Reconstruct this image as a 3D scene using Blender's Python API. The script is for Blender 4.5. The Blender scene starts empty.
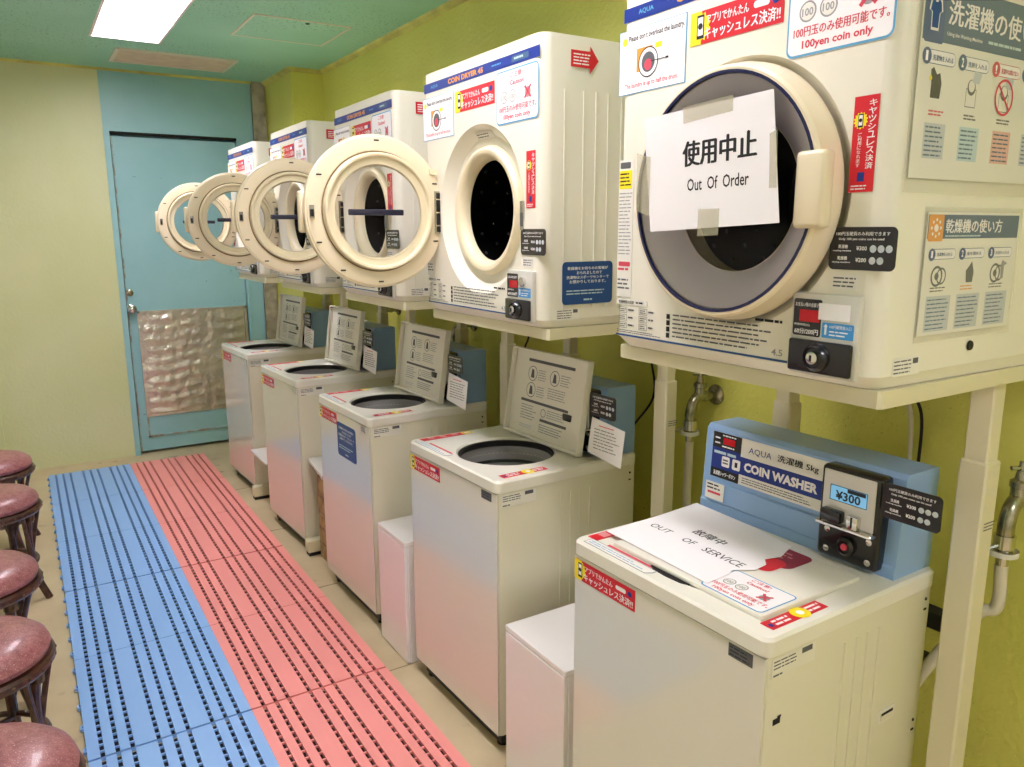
import bpy, bmesh, math, random
from mathutils import Vector, Matrix
random.seed(7)
PI = math.pi
SC = bpy.context.scene
COL = SC.collection

# ------------------------------------------------------------------ materials
def lin(c):
    return tuple((x / 12.92 if x <= .04045 else ((x + .055) / 1.055) ** 2.4) for x in c)
def hx(s):
    return lin(tuple(int(s[i:i + 2], 16) / 255 for i in (0, 2, 4)))
MATS = {}
def mat(name, col, rough=.5, metal=0, coat=0, emit=0, spec=.5, trans=0, noise=None, bump=None, ior=1.45, alpha=1):
    m = bpy.data.materials.new(name); m.use_nodes = True
    nt = m.node_tree; b = nt.nodes['Principled BSDF']
    c = hx(col) if isinstance(col, str) else col
    b.inputs['Base Color'].default_value = (*c, 1)
    b.inputs['Roughness'].default_value = rough
    b.inputs['Metallic'].default_value = metal
    b.inputs['Coat Weight'].default_value = coat
    b.inputs['Coat Roughness'].default_value = .08
    b.inputs['Specular IOR Level'].default_value = spec
    b.inputs['Transmission Weight'].default_value = trans
    b.inputs['IOR'].default_value = ior
    b.inputs['Alpha'].default_value = alpha
    if emit:
        b.inputs['Emission Color'].default_value = (*c, 1)
        b.inputs['Emission Strength'].default_value = emit
    if noise:                                   # (scale, second colour, low, high[, detail])
        tc = nt.nodes.new('ShaderNodeTexCoord'); n = nt.nodes.new('ShaderNodeTexNoise')
        n.inputs['Scale'].default_value = noise[0]; n.inputs['Detail'].default_value = noise[4] if len(noise) > 4 else 5
        r = nt.nodes.new('ShaderNodeValToRGB')
        r.color_ramp.elements[0].position = noise[2]; r.color_ramp.elements[1].position = noise[3]
        r.color_ramp.elements[0].color = (*hx(noise[1]), 1); r.color_ramp.elements[1].color = (*c, 1)
        nt.links.new(tc.outputs['Object'], n.inputs['Vector']); nt.links.new(n.outputs['Fac'], r.inputs['Fac'])
        nt.links.new(r.outputs['Color'], b.inputs['Base Color'])
        m['ramp'] = r.name
    if bump:                                    # (scale, strength, distance)
        tc = nt.nodes.new('ShaderNodeTexCoord'); n = nt.nodes.new('ShaderNodeTexNoise')
        n.inputs['Scale'].default_value = bump[0]; n.inputs['Detail'].default_value = 3
        bp = nt.nodes.new('ShaderNodeBump'); bp.inputs['Strength'].default_value = bump[1]; bp.inputs['Distance'].default_value = bump[2]
        nt.links.new(tc.outputs['Object'], n.inputs['Vector']); nt.links.new(n.outputs['Fac'], bp.inputs['Height'])
        nt.links.new(bp.outputs['Normal'], b.inputs['Normal'])
    MATS[name] = m
    return m
def speckle(m, scale, dark, lo, hi, big=None):
    """dark specks (mould, chips) mixed over the base colour, patchy if big is given"""
    nt = m.node_tree; b = nt.nodes['Principled BSDF']; N = nt.nodes; L = nt.links
    tc = N.new('ShaderNodeTexCoord')
    n = N.new('ShaderNodeTexNoise'); n.inputs['Scale'].default_value = scale; n.inputs['Detail'].default_value = 2
    r = N.new('ShaderNodeValToRGB'); r.color_ramp.elements[0].position = lo; r.color_ramp.elements[1].position = hi
    L.new(tc.outputs['Object'], n.inputs['Vector']); L.new(n.outputs['Fac'], r.inputs['Fac'])
    fac = r.outputs['Color']
    if big:
        n2 = N.new('ShaderNodeTexNoise'); n2.inputs['Scale'].default_value = big[0]; n2.inputs['Detail'].default_value = 2
        r2 = N.new('ShaderNodeValToRGB'); r2.color_ramp.elements[0].position = big[1]; r2.color_ramp.elements[1].position = big[2]
        L.new(tc.outputs['Object'], n2.inputs['Vector']); L.new(n2.outputs['Fac'], r2.inputs['Fac'])
        mu = N.new('ShaderNodeMath'); mu.operation = 'MULTIPLY'
        L.new(fac, mu.inputs[0]); L.new(r2.outputs['Color'], mu.inputs[1]); fac = mu.outputs[0]
    mx = N.new('ShaderNodeMix'); mx.data_type = 'RGBA'
    old = b.inputs['Base Color'].links
    if old: L.new(old[0].from_socket, mx.inputs[6])
    else: mx.inputs[6].default_value = b.inputs['Base Color'].default_value
    mx.inputs[7].default_value = (*hx(dark), 1)
    L.new(fac, mx.inputs[0]); L.new(mx.outputs[2], b.inputs['Base Color'])

M_wall = mat('wall_paint', 'e0dd74', .42, noise=(1.3, 'd4d263', .3, .65), bump=(55, .55, .006))
M_wallf = mat('far_wall_paint', 'dadcae', .42, noise=(1.6, 'd0d49c', .3, .65), bump=(48, .45, .005))
speckle(M_wall, 130, '6f7440', .66, .74, (1.1, .5, .62))
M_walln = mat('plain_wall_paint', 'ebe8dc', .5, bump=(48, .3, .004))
M_ceil = mat('ceiling_paint', 'a6d9c4', .6, noise=(2, '98cfb8', .3, .7), bump=(120, .15, .002))
speckle(M_ceil, 75, '4f7f6a', .62, .68, (1.6, .38, .6))
M_cove = mat('ceiling_trim_paint', 'd8d478', .5, noise=(6, 'b9b164', .35, .6))
M_teal = mat('teal_door_paint', '9dcbd0', .38, noise=(2.2, '92c2c8', .3, .7), bump=(90, .06, .002))
speckle(M_teal, 30, '6f9da2', .73, .78)
M_tealr = mat('rusty_teal_edge', '9fbdb8', .5, noise=(14, '94836f', .4, .56))
M_rust = mat('worn_steel_post', 'c4bcac', .5, metal=.1, noise=(9, '8a7f72', .35, .62, 8))
M_floor = mat('floor_vinyl', 'd2c09c', .32, noise=(3.5, 'bfab88', .3, .68), bump=(160, .05, .001))
speckle(M_floor, 9, '8b7a5c', .62, .75, (1.2, .42, .65))
M_seam = mat('floor_joint', '8d7c60', .6)
M_foil = mat('foil_plate', 'e4ded0', .28, metal=.7, noise=(4, 'cac3b4', .3, .65, 7), bump=(14, .9, .02))
M_steel = mat('brushed_steel', 'b9b7b0', .25, metal=1)
M_chrome = mat('chrome', 'd7d5cf', .12, metal=1)
M_brass = mat('dull_brass', 'b5b09c', .25, metal=.9, noise=(30, '8d8873', .35, .6))
M_cream = mat('cream_enamel', 'e0ddd0', .10, coat=1)
M_creams = mat('cream_side_enamel', 'dfdbc4', .3, coat=.25)
M_creamt = mat('cream_plastic_top', 'e8e5d8', .28, coat=.3)
M_dry = mat('dryer_cream_paint', 'e8e4d4', .3, coat=.3)
M_door = mat('door_cream_plastic', 'e8dabb', .34, coat=.2)
M_rim = mat('rim_cream_plastic', 'e6dab8', .35)
M_frame = mat('stand_cream_paint', 'd9d2b2', .35, coat=.2)
M_white = mat('white_melamine', 'efebec', .1, coat=1)
M_paper = mat('paper_white', 'f2eff0', .6)
M_paper2 = mat('paper_label', 'e8e5dc', .5)
M_blk = mat('black_plastic', '17161a', .25, coat=.4)
M_blkm = mat('black_matt', '1b1b1c', .5)
M_ink = mat('ink_black', '1a191b', .6)
M_gry = mat('ink_grey', '5b5c60', .6)
M_lgry = mat('ink_light_grey', '9a9a9c', .6)
M_red = mat('sticker_red', 'd21f2e', .4)
M_redt = mat('ink_red', 'd8485a', .5)
M_pink = mat('ink_pink', 'dd8f8f', .5)
M_yel = mat('sticker_yellow', 'f4de22', .45)
M_org = mat('ink_orange', 'e79a3c', .5)
M_blue = mat('label_blue', '1a3388', .35)
M_navy = mat('navy_sticker', '1d4a86', .35)
M_lblue = mat('light_blue_ink', '5aa2cc', .5)
M_skyb = mat('sky_sticker', '3b93d4', .45)
M_hdr = mat('poster_header_slate', '41607f', .45)
M_pgry = mat('poster_box_grey', 'c3c9cf', .6)
M_pblu = mat('poster_box_blue', 'bcd3da', .6)
M_ppnk = mat('poster_box_pink', 'e4b0a6', .6)
M_mar = mat('maroon_sticker', '8c1730', .35)
M_boxb = mat('control_box_blue', '8db0da', .35, coat=.2)
M_grey = mat('silver_plastic', 'cfcdc4', .3, metal=.2)
M_lcd = mat('lcd_screen', '6fa9cf', .25, emit=.25)
M_led = mat('led_window_red', 'a01018', .2, emit=.15)
M_tub = mat('tub_grey', 'c4c2c2', .32, metal=.3)
M_tubr = mat('tub_black_ring', '1c1a1b', .35)
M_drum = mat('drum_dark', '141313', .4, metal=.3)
M_navyr = mat('navy_gasket', '23244a', .3)
M_inner = mat('door_inner_cone', 'ece3ee', .25, coat=.3)
M_bar = mat('door_bar_navy', '2c2c40', .4)
M_fabblue = mat('mat_blue', '8db9f2', .42, bump=(300, .08, .0005))
M_fabred = mat('mat_red', 'f59a95', .42, bump=(300, .08, .0005))
M_hose = mat('hose_beige', 'd5cfb9', .4)
M_black_cord = mat('cord_black', '22201e', .5)
M_tape = mat('tape_clear', 'cfc8a8', .25, alpha=.28)
M_film = mat('laminate_film', 'dcd9c8', .12, alpha=.16, coat=.5)
M_leath = mat('maroon_vinyl', 'a5696a', .36, coat=.15, noise=(60, '8d5153', .35, .6), bump=(220, .15, .001))
speckle(M_leath, 300, 'cfa8a2', .6, .7)
M_rattan = mat('dark_rattan', '5e3b2c', .3, coat=.4, noise=(25, '35201a', .35, .6))
M_grooveshade = mat('groove_shadow_brown', '8a7858', .6)  # shadow line at the door step, put into colour
M_bind = mat('rattan_binding', '6f5638', .4, noise=(40, '3c2818', .4, .6))
M_card = mat('brown_cardboard', 'b89c6c', .8, noise=(20, '8f754a', .35, .65))
M_vent = mat('vent_beige', 'ecd8c6', .6, noise=(12, 'dcc6b2', .3, .7))
M_ventf = mat('vent_frame', 'e6dccc', .5)
M_hole = mat('recess_dark', '0d0c0b', .8)
M_lamp = mat('lamp_diffuser', 'fbf6ff', .5, emit=13)
M_lamph = mat('lamp_reflector', 'f6e6e6', .35)
# clear door plastic
M_glass = bpy.data.materials.new('door_clear_plastic'); M_glass.use_nodes = True
nt = M_glass.node_tree; nt.nodes.clear()
o_ = nt.nodes.new('ShaderNodeOutputMaterial'); mx_ = nt.nodes.new('ShaderNodeMixShader')
tr_ = nt.nodes.new('ShaderNodeBsdfTransparent'); tr_.inputs[0].default_value = (.97, .97, .98, 1)
gl_ = nt.nodes.new('ShaderNodeBsdfGlossy'); gl_.inputs['Roughness'].default_value = .06
fr_ = nt.nodes.new('ShaderNodeLayerWeight'); fr_.inputs['Blend'].default_value = .17
nt.links.new(fr_.outputs['Fresnel'], mx_.inputs[0]); nt.links.new(tr_.outputs[0], mx_.inputs[1]); nt.links.new(gl_.outputs[0], mx_.inputs[2])
nt.links.new(mx_.outputs[0], o_.inputs[0])

# ------------------------------------------------------------------ helpers
def tag(o, label=None, cat=None, group=None, kind=None):
    if label: o['label'] = label
    if cat: o['category'] = cat
    if group: o['group'] = group
    if kind: o['kind'] = kind
    return o
def thing(name, loc, label, cat, group=None, rz=0):
    o = bpy.data.objects.new(name, None); COL.objects.link(o); o.location = loc; o.rotation_euler = (0, 0, rz)
    o.empty_display_size = .1
    return tag(o, label, cat, group)
class MB:
    def __init__(s): s.v = []; s.f = []; s.m = []; s.mats = []
    def mi(s, m):
        if m not in s.mats: s.mats.append(m)
        return s.mats.index(m)
    def add(s, vs, fs, m):
        b = len(s.v); i = s.mi(m)
        s.v += [tuple(v) for v in vs]; s.f += [tuple(b + k for k in f) for f in fs]; s.m += [i] * len(fs)
        return s
    def box(s, x0, x1, y0, y1, z0, z1, m):
        v = [(x, y, z) for x in (x0, x1) for y in (y0, y1) for z in (z0, z1)]
        return s.add(v, [(0, 1, 3, 2), (4, 6, 7, 5), (0, 4, 5, 1), (2, 3, 7, 6), (0, 2, 6, 4), (1, 5, 7, 3)], m)
    def rbox(s, x0, x1, y0, y1, z0, z1, r, m, seg=3, only=None, notop=False):
        bm = bmesh.new()
        v = [bm.verts.new((x, y, z)) for x in (x0, x1) for y in (y0, y1) for z in (z0, z1)]
        for f in [(0, 1, 3, 2), (4, 6, 7, 5), (0, 4, 5, 1), (2, 3, 7, 6), (0, 2, 6, 4), (1, 5, 7, 3)]: bm.faces.new([v[i] for i in f])
        bm.normal_update()
        es = [e for e in bm.edges if only is None or only((e.verts[0].co + e.verts[1].co) / 2, e.verts[1].co - e.verts[0].co)]
        bmesh.ops.bevel(bm, geom=es, offset=r, segments=seg, profile=.5, affect='EDGES')
        if notop: bmesh.ops.delete(bm, geom=[f for f in bm.faces if f.calc_center_median().z > z1 - 1e-4], context='FACES_ONLY')
        bm.verts.index_update()
        s.add([q.co[:] for q in bm.verts], [[q.index for q in f.verts] for f in bm.faces], m); bm.free(); return s
    def prism(s, pts, axis, a, b, m):
        """pts: 2D outline, axis 'x','y','z' extruded from a to b"""
        n = len(pts)
        def P(p, t): return {'x': (t, p[0], p[1]), 'y': (p[0], t, p[1]), 'z': (p[0], p[1], t)}[axis]
        v = [P(p, a) for p in pts] + [P(p, b) for p in pts]
        return s.add(v, [tuple(range(n))[::-1], tuple(range(n, 2 * n))] + [(i, (i + 1) % n, n + (i + 1) % n, n + i) for i in range(n)], m)
    def lathe(s, c, ax, prof, m, n=48, a0=0, a1=2 * PI):
        """prof: (radius, distance along ax)"""
        ax = Vector(ax).normalized(); u = ax.orthogonal().normalized(); w = ax.cross(u); c = Vector(c)
        full = abs(a1 - a0 - 2 * PI) < 1e-6; k = n if full else n + 1
        v = []
        for r, d in prof:
            for i in range(k):
                t = a0 + (a1 - a0) * i / n
                v.append(tuple(c + ax * d + (u * math.cos(t) + w * math.sin(t)) * max(r, 1e-5)))
        f = []
        for j in range(len(prof) - 1):
            for i in range(n):
                a = j * k + i; b = j * k + (i + 1) % k
                f.append((a, b, b + k, a + k))
        return s.add(v, f, m)
    def tube(s, pts, r, m, n=10, caps=True):
        P = [Vector(p) for p in pts]; R = r if isinstance(r, (list, tuple)) else [r] * len(P)
        T = []
        for i in range(len(P)):
            a = P[max(i - 1, 0)]; b = P[min(i + 1, len(P) - 1)]; T.append((b - a).normalized())
        u = T[0].orthogonal().normalized(); v = []
        for i, p in enumerate(P):
            u = (u - T[i] * u.dot(T[i])).normalized(); w = T[i].cross(u)
            for k in range(n):
                t = 2 * PI * k / n; v.append(tuple(p + (u * math.cos(t) + w * math.sin(t)) * R[i]))
        f = [(i * n + k, i * n + (k + 1) % n, (i + 1) * n + (k + 1) % n, (i + 1) * n + k) for i in range(len(P) - 1) for k in range(n)]
        if caps: f += [tuple(range(n))[::-1], tuple((len(P) - 1) * n + k for k in range(n))]
        return s.add(v, f, m)
    def quad(s, pts, m): return s.add(pts, [tuple(range(len(pts)))], m)
    def build(s, name, parent=None, loc=None, smooth=True, angle=35):
        me = bpy.data.meshes.new(name); me.from_pydata(s.v, [], s.f)
        for m in s.mats: me.materials.append(m)
        me.polygons.foreach_set('material_index', s.m)
        if smooth:
            me.polygons.foreach_set('use_smooth', [True] * len(me.polygons)); me.set_sharp_from_angle(angle=math.radians(angle))
        me.update()
        o = bpy.data.objects.new(name, me); COL.objects.link(o)
        if parent: o.parent = parent
        if loc: o.location = loc
        return o
def spline(ctrl, n=8):
    """Catmull-Rom through control points"""
    P = [Vector(c) for c in ctrl]; P = [P[0] * 2 - P[1]] + P + [P[-1] * 2 - P[-2]]; out = []
    for i in range(1, len(P) - 2):
        for k in range(n):
            t = k / n; a, b, c, d = P[i - 1:i + 3]
            out.append(tuple(.5 * ((2 * b) + (c - a) * t + (2 * a - 5 * b + 4 * c - d) * t * t + (3 * b - a - 3 * c + d) * t ** 3)))
    out.append(tuple(P[-2])); return out
def rrect(x0, y0, x1, y1, r, n=5):
    pts = []
    for cx, cy, a in ((x1 - r, y1 - r, 0), (x0 + r, y1 - r, PI / 2), (x0 + r, y0 + r, PI), (x1 - r, y0 + r, 1.5 * PI)):
        for i in range(n + 1):
            t = a + PI / 2 * i / n; pts.append((cx + r * math.cos(t), cy + r * math.sin(t)))
    return pts
_tc = {}
def glyphs(txt, bold):
    k = (txt, bold)
    if k not in _tc:
        c = bpy.data.curves.new('t', 'FONT'); c.body = txt; c.resolution_u = 2; c.offset = bold
        o = bpy.data.objects.new('t', c); me = o.to_mesh()
        vs = [(v.co.x, v.co.y) for v in me.vertices]; fs = [tuple(p.vertices) for p in me.polygons]
        o.to_mesh_clear(); bpy.data.objects.remove(o); bpy.data.curves.remove(c)
        _tc[k] = (vs, fs)
    return _tc[k]
class Decal:
    """flat printed sheet: own thickness, print in thin layers over it"""
    def __init__(s, O, U, V, th=.0006):
        s.O = Vector(O); s.U = Vector(U).normalized(); s.V = Vector(V).normalized(); s.N = s.U.cross(s.V).normalized(); s.mb = MB(); s.th = th
    def P(s, u, v, h): return tuple(s.O + s.U * u + s.V * v + s.N * h)
    def h(s, l): return s.th + .00022 * l
    def poly(s, pts, m, l=0):
        n = len(pts); h = s.h(l)
        if l == 0:
            s.mb.add([s.P(*p, 0.00005) for p in pts] + [s.P(*p, h) for p in pts], [tuple(range(n))[::-1], tuple(range(n, 2 * n))] + [(i, (i + 1) % n, n + (i + 1) % n, n + i) for i in range(n)], m)
        else: s.mb.add([s.P(*p, h) for p in pts], [tuple(range(n))], m)
        return s
    def rect(s, u0, v0, u1, v1, m, l=0): return s.poly([(u0, v0), (u1, v0), (u1, v1), (u0, v1)], m, l)
    def rr(s, u0, v0, u1, v1, r, m, l=0): return s.poly(rrect(u0, v0, u1, v1, r), m, l)
    def circ(s, u, v, r, m, l=1, n=20): return s.poly([(u + r * math.cos(2 * PI * i / n), v + r * math.sin(2 * PI * i / n)) for i in range(n)], m, l)
    def ring(s, u, v, r, w, m, l=1, n=24):
        a = [s.P(u + r * math.cos(2 * PI * i / n), v + r * math.sin(2 * PI * i / n), s.h(l)) for i in range(n)]
        b = [s.P(u + (r - w) * math.cos(2 * PI * i / n), v + (r - w) * math.sin(2 * PI * i / n), s.h(l)) for i in range(n)]
        s.mb.add(a + b, [(i, (i + 1) % n, n + (i + 1) % n, n + i) for i in range(n)], m); return s
    def line(s, u0, v0, u1, v1, w, m, l=1):
        d = Vector((u1 - u0, v1 - v0)); q = Vector((-d.y, d.x)).normalized() * w / 2
        return s.poly([(u0 - q.x, v0 - q.y), (u1 - q.x, v1 - q.y), (u1 + q.x, v1 + q.y), (u0 + q.x, v0 + q.y)], m, l)
    def text(s, txt, u, v, w, hgt, m, l=2, bold=.02, ang=0, vert=False):
        """fits the text into width w and cap height hgt, lower left at (u, v)"""
        if vert:
            for i, ch in enumerate(txt): s.text(ch, u, v - (i + 1) * w, hgt, w * .86, m, l, bold)
            return s
        cjk = any(ord(ch) > 0x2E80 for ch in txt)
        if cjk and bold > 0:
            b_ = hgt * bold * .9
            for q_, (ox, oy) in enumerate(((-b_, 0), (b_, 0), (0, b_ * .6))): s.text(txt, u + ox, v + oy, w, hgt, m, l + .3 * q_, 0, ang)
            return s
        vs, fs = glyphs(txt, bold)
        if not vs: return s
        x0 = min(a for a, b in vs); x1 = max(a for a, b in vs); y0 = min(b for a, b in vs); y1 = max(b for a, b in vs)
        sx = w / (x1 - x0); sy = hgt / (y1 - y0); ca, sa = math.cos(ang), math.sin(ang)
        pts = []
        for a, b in vs:
            p = (a - x0) * sx; q = (b - y0) * sy; pts.append(s.P(u + p * ca - q * sa, v + p * sa + q * ca, s.h(l)))
        s.mb.add(pts, fs, m); return s
    def micro(s, u0, v0, u1, v1, rows, m, l=1, fill=.5, seed=1):
        """rows of print too small to read in the photograph"""
        rg = random.Random(seed); p = (v1 - v0) / rows
        for i in range(rows):
            v = v1 - (i + .75) * p; u = u0; end = u0 + (u1 - u0) * rg.uniform(.72, 1)
            while u < end:
                w = p * rg.uniform(.8, 3.2); e = min(u + w, end)
                s.rect(u, v, e, v + p * fill, m, l); u = e + p * .3
        return s
    def frame(s, u0, v0, u1, v1, w, m, l=1):
        s.rect(u0, v0, u1, v0 + w, m, l); s.rect(u0, v1 - w, u1, v1, m, l); s.rect(u0, v0 + w, u0 + w, v1 - w, m, l); s.rect(u1 - w, v0 + w, u1, v1 - w, m, l); return s
    def build(s, name, parent=None): return s.mb.build(name, parent, smooth=False)
def front(x): return Decal((x, 0, 0), (0, -1, 0), (0, 0, 1))          # faces -x, u = -y
def side(y): return Decal((0, y, 0), (1, 0, 0), (0, 0, 1))            # faces -y, u = x
def top(z): return Decal((0, 0, z), (0, -1, 0), (1, 0, 0))            # faces up, u = -y, v = x
def holed(mb, axis, a, b, rect, c, r, m, n=64, inner=True):
    """plate between a and b along axis, rectangle rect=(p0,q0,p1,q1), round hole at c"""
    p0, q0, p1, q1 = rect
    angs = sorted(set([2 * PI * i / n for i in range(n)] + [math.atan2(q - c[1], p - c[0]) % (2 * PI) for p in (p0, p1) for q in (q0, q1)]))
    I = []; O = []
    for t in angs:
        dx, dy = math.cos(t), math.sin(t); I.append((c[0] + r * dx, c[1] + r * dy))
        k = min([((p1 if dx > 0 else p0) - c[0]) / dx if abs(dx) > 1e-9 else 1e9, ((q1 if dy > 0 else q0) - c[1]) / dy if abs(dy) > 1e-9 else 1e9])
        O.append((c[0] + k * dx, c[1] + k * dy))
    def P(p, t): return {'x': (t, p[0], p[1]), 'z': (p[0], p[1], t)}[axis]
    k = len(angs)
    v = [P(p, a) for p in I] + [P(p, a) for p in O] + [P(p, b) for p in I] + [P(p, b) for p in O]; f = []
    for i in range(k):
        j = (i + 1) % k
        f += [(i, j, k + j, k + i), (2 * k + i, 3 * k + i, 3 * k + j, 2 * k + j), (k + i, k + j, 3 * k + j, 3 * k + i)]
        if inner: f.append((i, 2 * k + i, 2 * k + j, j))
    mb.add(v, f, m)

# ------------------------------------------------------------------ room
XW, YF, ZC, XL, YN = .80, 5.92, 2.64, -1.75, -2.0
def st(o, label=None): o['kind'] = 'structure'; 
m = MB(); m.box(XL - .1, XW + .1, YN - .1, YF + .1, -.1, 0, M_floor)
fl = m.build('floor', smooth=False); tag(fl, 'worn beige vinyl floor with faint tile joints', 'floor', kind='structure')
m = MB()
for y in (4.75, 3.95, 3.15, 2.35, 1.55): m.box(-.1, .02, y, y + .004, 0, .0008, M_seam)
o = m.build('trim_1', smooth=False); tag(o, 'thin dark joints between the beige floor tiles', 'floor joint', kind='structure')
LX0, LX1 = -.605, -.255
LY = [(3.74, 4.985), (.95, 2.195), (-1.75, -.5)]
m = MB()
m.box(XL - .1, LX0, YN - .1, YF + .1, ZC, ZC + .12, M_ceil); m.box(LX1, XW + .1, YN - .1, YF + .1, ZC, ZC + .12, M_ceil)
ys = [YN - .1]
for a, b in sorted(LY): ys += [a, b]
ys.append(YF + .1)
for i in range(0, len(ys), 2): m.box(LX0, LX1, ys[i], ys[i + 1], ZC, ZC + .12, M_ceil)
tag(m.build('ceiling', smooth=False), 'green painted ceiling with dark specks', 'ceiling', kind='structure')
m = MB(); m.box(XW, XW + .1, YN - .1, YF + .1, 0, ZC, M_wall)
tag(m.build('wall_right', smooth=False), 'yellow green stucco wall behind the machines', 'wall', kind='structure')
m = MB(); m.box(XL, -.50, YF, YF + .12, 0, ZC, M_wallf); m.box(.575, XW, YF, YF + .12, 0, ZC, M_wallf)
tag(m.build('wall_far', smooth=False), 'pale yellow green textured wall beside the teal door', 'wall', kind='structure')
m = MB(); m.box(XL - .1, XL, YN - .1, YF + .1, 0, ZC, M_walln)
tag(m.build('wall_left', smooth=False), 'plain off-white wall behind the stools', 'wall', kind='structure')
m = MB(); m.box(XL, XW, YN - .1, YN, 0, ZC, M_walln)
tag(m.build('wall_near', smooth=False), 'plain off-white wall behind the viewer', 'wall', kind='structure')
m = MB(); m.box(.585, XW, 5.27, YF, 0, ZC, M_wall)
tag(m.build('trim_2', smooth=False), 'square wall pillar in the far corner', 'pillar', kind='structure')
m = MB(); m.box(XL, -1.27, YF - .03, YF, 0, ZC, M_wallf)
tag(m.build('trim_3', smooth=False), 'shallow painted pilaster at the far wall', 'pilaster', kind='structure')
m = MB()
cv = [(0, 0), (-.032, 0), (-.022, -.012), (0, -.024)]
m.prism([(XW + a, ZC + b) for a, b in cv], 'y', YN, 5.27, M_cove)
m.prism([(.585 + a, ZC + b) for a, b in cv], 'y', 5.25, YF, M_cove)
m.prism([(5.27 + a, ZC + b) for a, b in cv], 'x', .57, XW, M_cove)
m.prism([(YF + a * .6, ZC + b * .6) for a, b in cv], 'x', XL, .585, M_cove)
tag(m.build('trim_4', smooth=False), 'yellow painted strip where wall meets ceiling', 'cornice', kind='structure')

# teal door
d = thing('door_1', (-.50, YF, 0), 'teal painted metal door with foil covered lower panel', 'door'); d['kind'] = 'structure'
m = MB(); m.box(0, .98, 0, .12, 2.245, ZC, M_teal); m.box(.04, .86, .005, .014, 2.226, 2.245, M_hole)
m.box(-.0, .035, -.012, .12, 0, 2.245, M_teal); m.box(.86, .98, 0, .12, 0, 2.245, M_teal); m.box(.872, .885, -.008, 0, 0, 2.2, M_teal)
m.box(0, .98, .1, .12, 0, ZC, M_teal)
m.build('door_frame', d, smooth=False)
m = MB(); m.box(.042, .854, .02, .07, .02, 2.215, M_teal)
for a, b, c, e in ((.10, .84, .118, .13), (.10, .112, .118, 1.02), (.828, .84, .118, 1.02)): m.box(a, b, .011, .02, c, e, M_tealr)
m.box(.042, .052, .016, .02, .02, 2.21, M_tealr)
leaf = m.build('door_panel', d, smooth=False)
m = MB()
rg = random.Random(3); nx, nz = 14, 56; g = []
for j in range(nz + 1):
    for i in range(nx + 1):
        edge = i in (0, nx) or j in (0, nz)
        g.append((.115 + .72 * i / nx, .013 - (0 if edge else rg.uniform(0, .0015) + .007 * abs(math.sin(j * .55 + .10 * i + math.sin(i * .7))) ** 3), .285 + .735 * j / nz))
m.add(g, [(j * (nx + 1) + i, j * (nx + 1) + i + 1, (j + 1) * (nx + 1) + i + 1, (j + 1) * (nx + 1) + i) for j in range(nz) for i in range(nx)], M_foil)
m.box(.1, .85, .012, .02, .27, 1.035, M_foil); m.box(.1, .116, .004, .012, .27, 1.035, M_foil); m.box(.834, .85, .004, .012, .27, 1.035, M_foil); m.box(.1, .85, .004, .012, 1.02, 1.035, M_foil)
tag(m.build('foil_panel', leaf), 'crinkled foil sheet')
m = MB(); m.lathe((.068, .02, 1.055), (0, -1, 0), [(0, 0), (.03, 0), (.03, .006), (.012, .01), (.012, .03), (.024, .038), (.03, .05), (.027, .065), (.012, .072), (0, .072)], M_chrome, 28)
m.build('door_knob', leaf)
m = MB(); m.lathe((.068, .02, 1.165), (0, -1, 0), [(0, 0), (.024, 0), (.022, .01), (.014, .014), (0, .014)], M_brass, 24); m.build('lock_cylinder', leaf)
m = MB(); m.box(.485, .575, YF - .02, YF + .12, 0, ZC, M_rust); m.box(.482, .49, YF - .03, YF - .02, 0, ZC, M_rust)
tag(m.build('trim_5', smooth=False), 'worn grey steel post beside the teal door', 'post', kind='structure')

# ceiling fittings
def ceiling_lamp(y0, y1, label):
    t = thing('ceiling_light', ((LX0 + LX1) / 2, (y0 + y1) / 2, ZC), label, 'ceiling light', 'recessed ceiling lights')
    hw = (LX1 - LX0) / 2; hl = (y1 - y0) / 2; iw = hw - .045; il = hl - .07; zt = .075
    m = MB(); a = [(-hw, -hl, 0), (hw, -hl, 0), (hw, hl, 0), (-hw, hl, 0)]; b = [(-iw, -il, zt), (iw, -il, zt), (iw, il, zt), (-iw, il, zt)]
    m.add(a + b, [(i, (i + 1) % 4, 4 + (i + 1) % 4, 4 + i) for i in range(4)], M_lamph)
    m.add([(-hw, -hl, .1), (hw, -hl, .1), (hw, hl, .1), (-hw, hl, .1)], [(0, 1, 2, 3)], M_lamph)
    for s in (-1, 1): m.box(s * hw - .006, s * hw + .006, -hl - .006, hl + .006, -.004, 0, M_lamph); m.box(-hw, hw, s * hl - .006, s * hl + .006, -.004, 0, M_lamph)
    m.build('reflector', t, smooth=False)
    m = MB(); m.rbox(-iw, iw, -il, il, zt - .012, zt - .002, .004, M_lamp, 1); m.build('diffuser', t, smooth=False)
ceiling_lamp(*LY[0], 'long recessed ceiling light nearest the teal door')
ceiling_lamp(*LY[1], 'recessed ceiling light over the middle of the aisle')
ceiling_lamp(*LY[2], 'recessed ceiling light behind the viewer')
t = thing('ceiling_vent', (-.11, 5.42, ZC), 'beige rectangular air vent between ceiling light and door', 'air vent')
m = MB(); X, Y = .335, .19
for s in (-1, 1): m.box(s * X - .012, s * X + .012, -Y - .012, Y + .012, -.01, 0, M_ventf); m.box(-X, X, s * Y - .012, s * Y + .012, -.01, 0, M_ventf)
m.build('frame', t, smooth=False)
m = MB()
for i in range(26): m.box(-X + .01, X - .01, -Y + .014 + i * .0141, -Y + .023 + i * .0141, -.008, -.001, M_vent)
m.box(-X, X, -Y, Y, -.002, -.0005, M_vent)
m.build('grille', t, smooth=False)
t = thing('ceiling_hatch', (.3, 4.32, ZC), 'thin framed square hatch in the green ceiling', 'hatch')
m = MB(); X, Y = .25, .24
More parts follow.
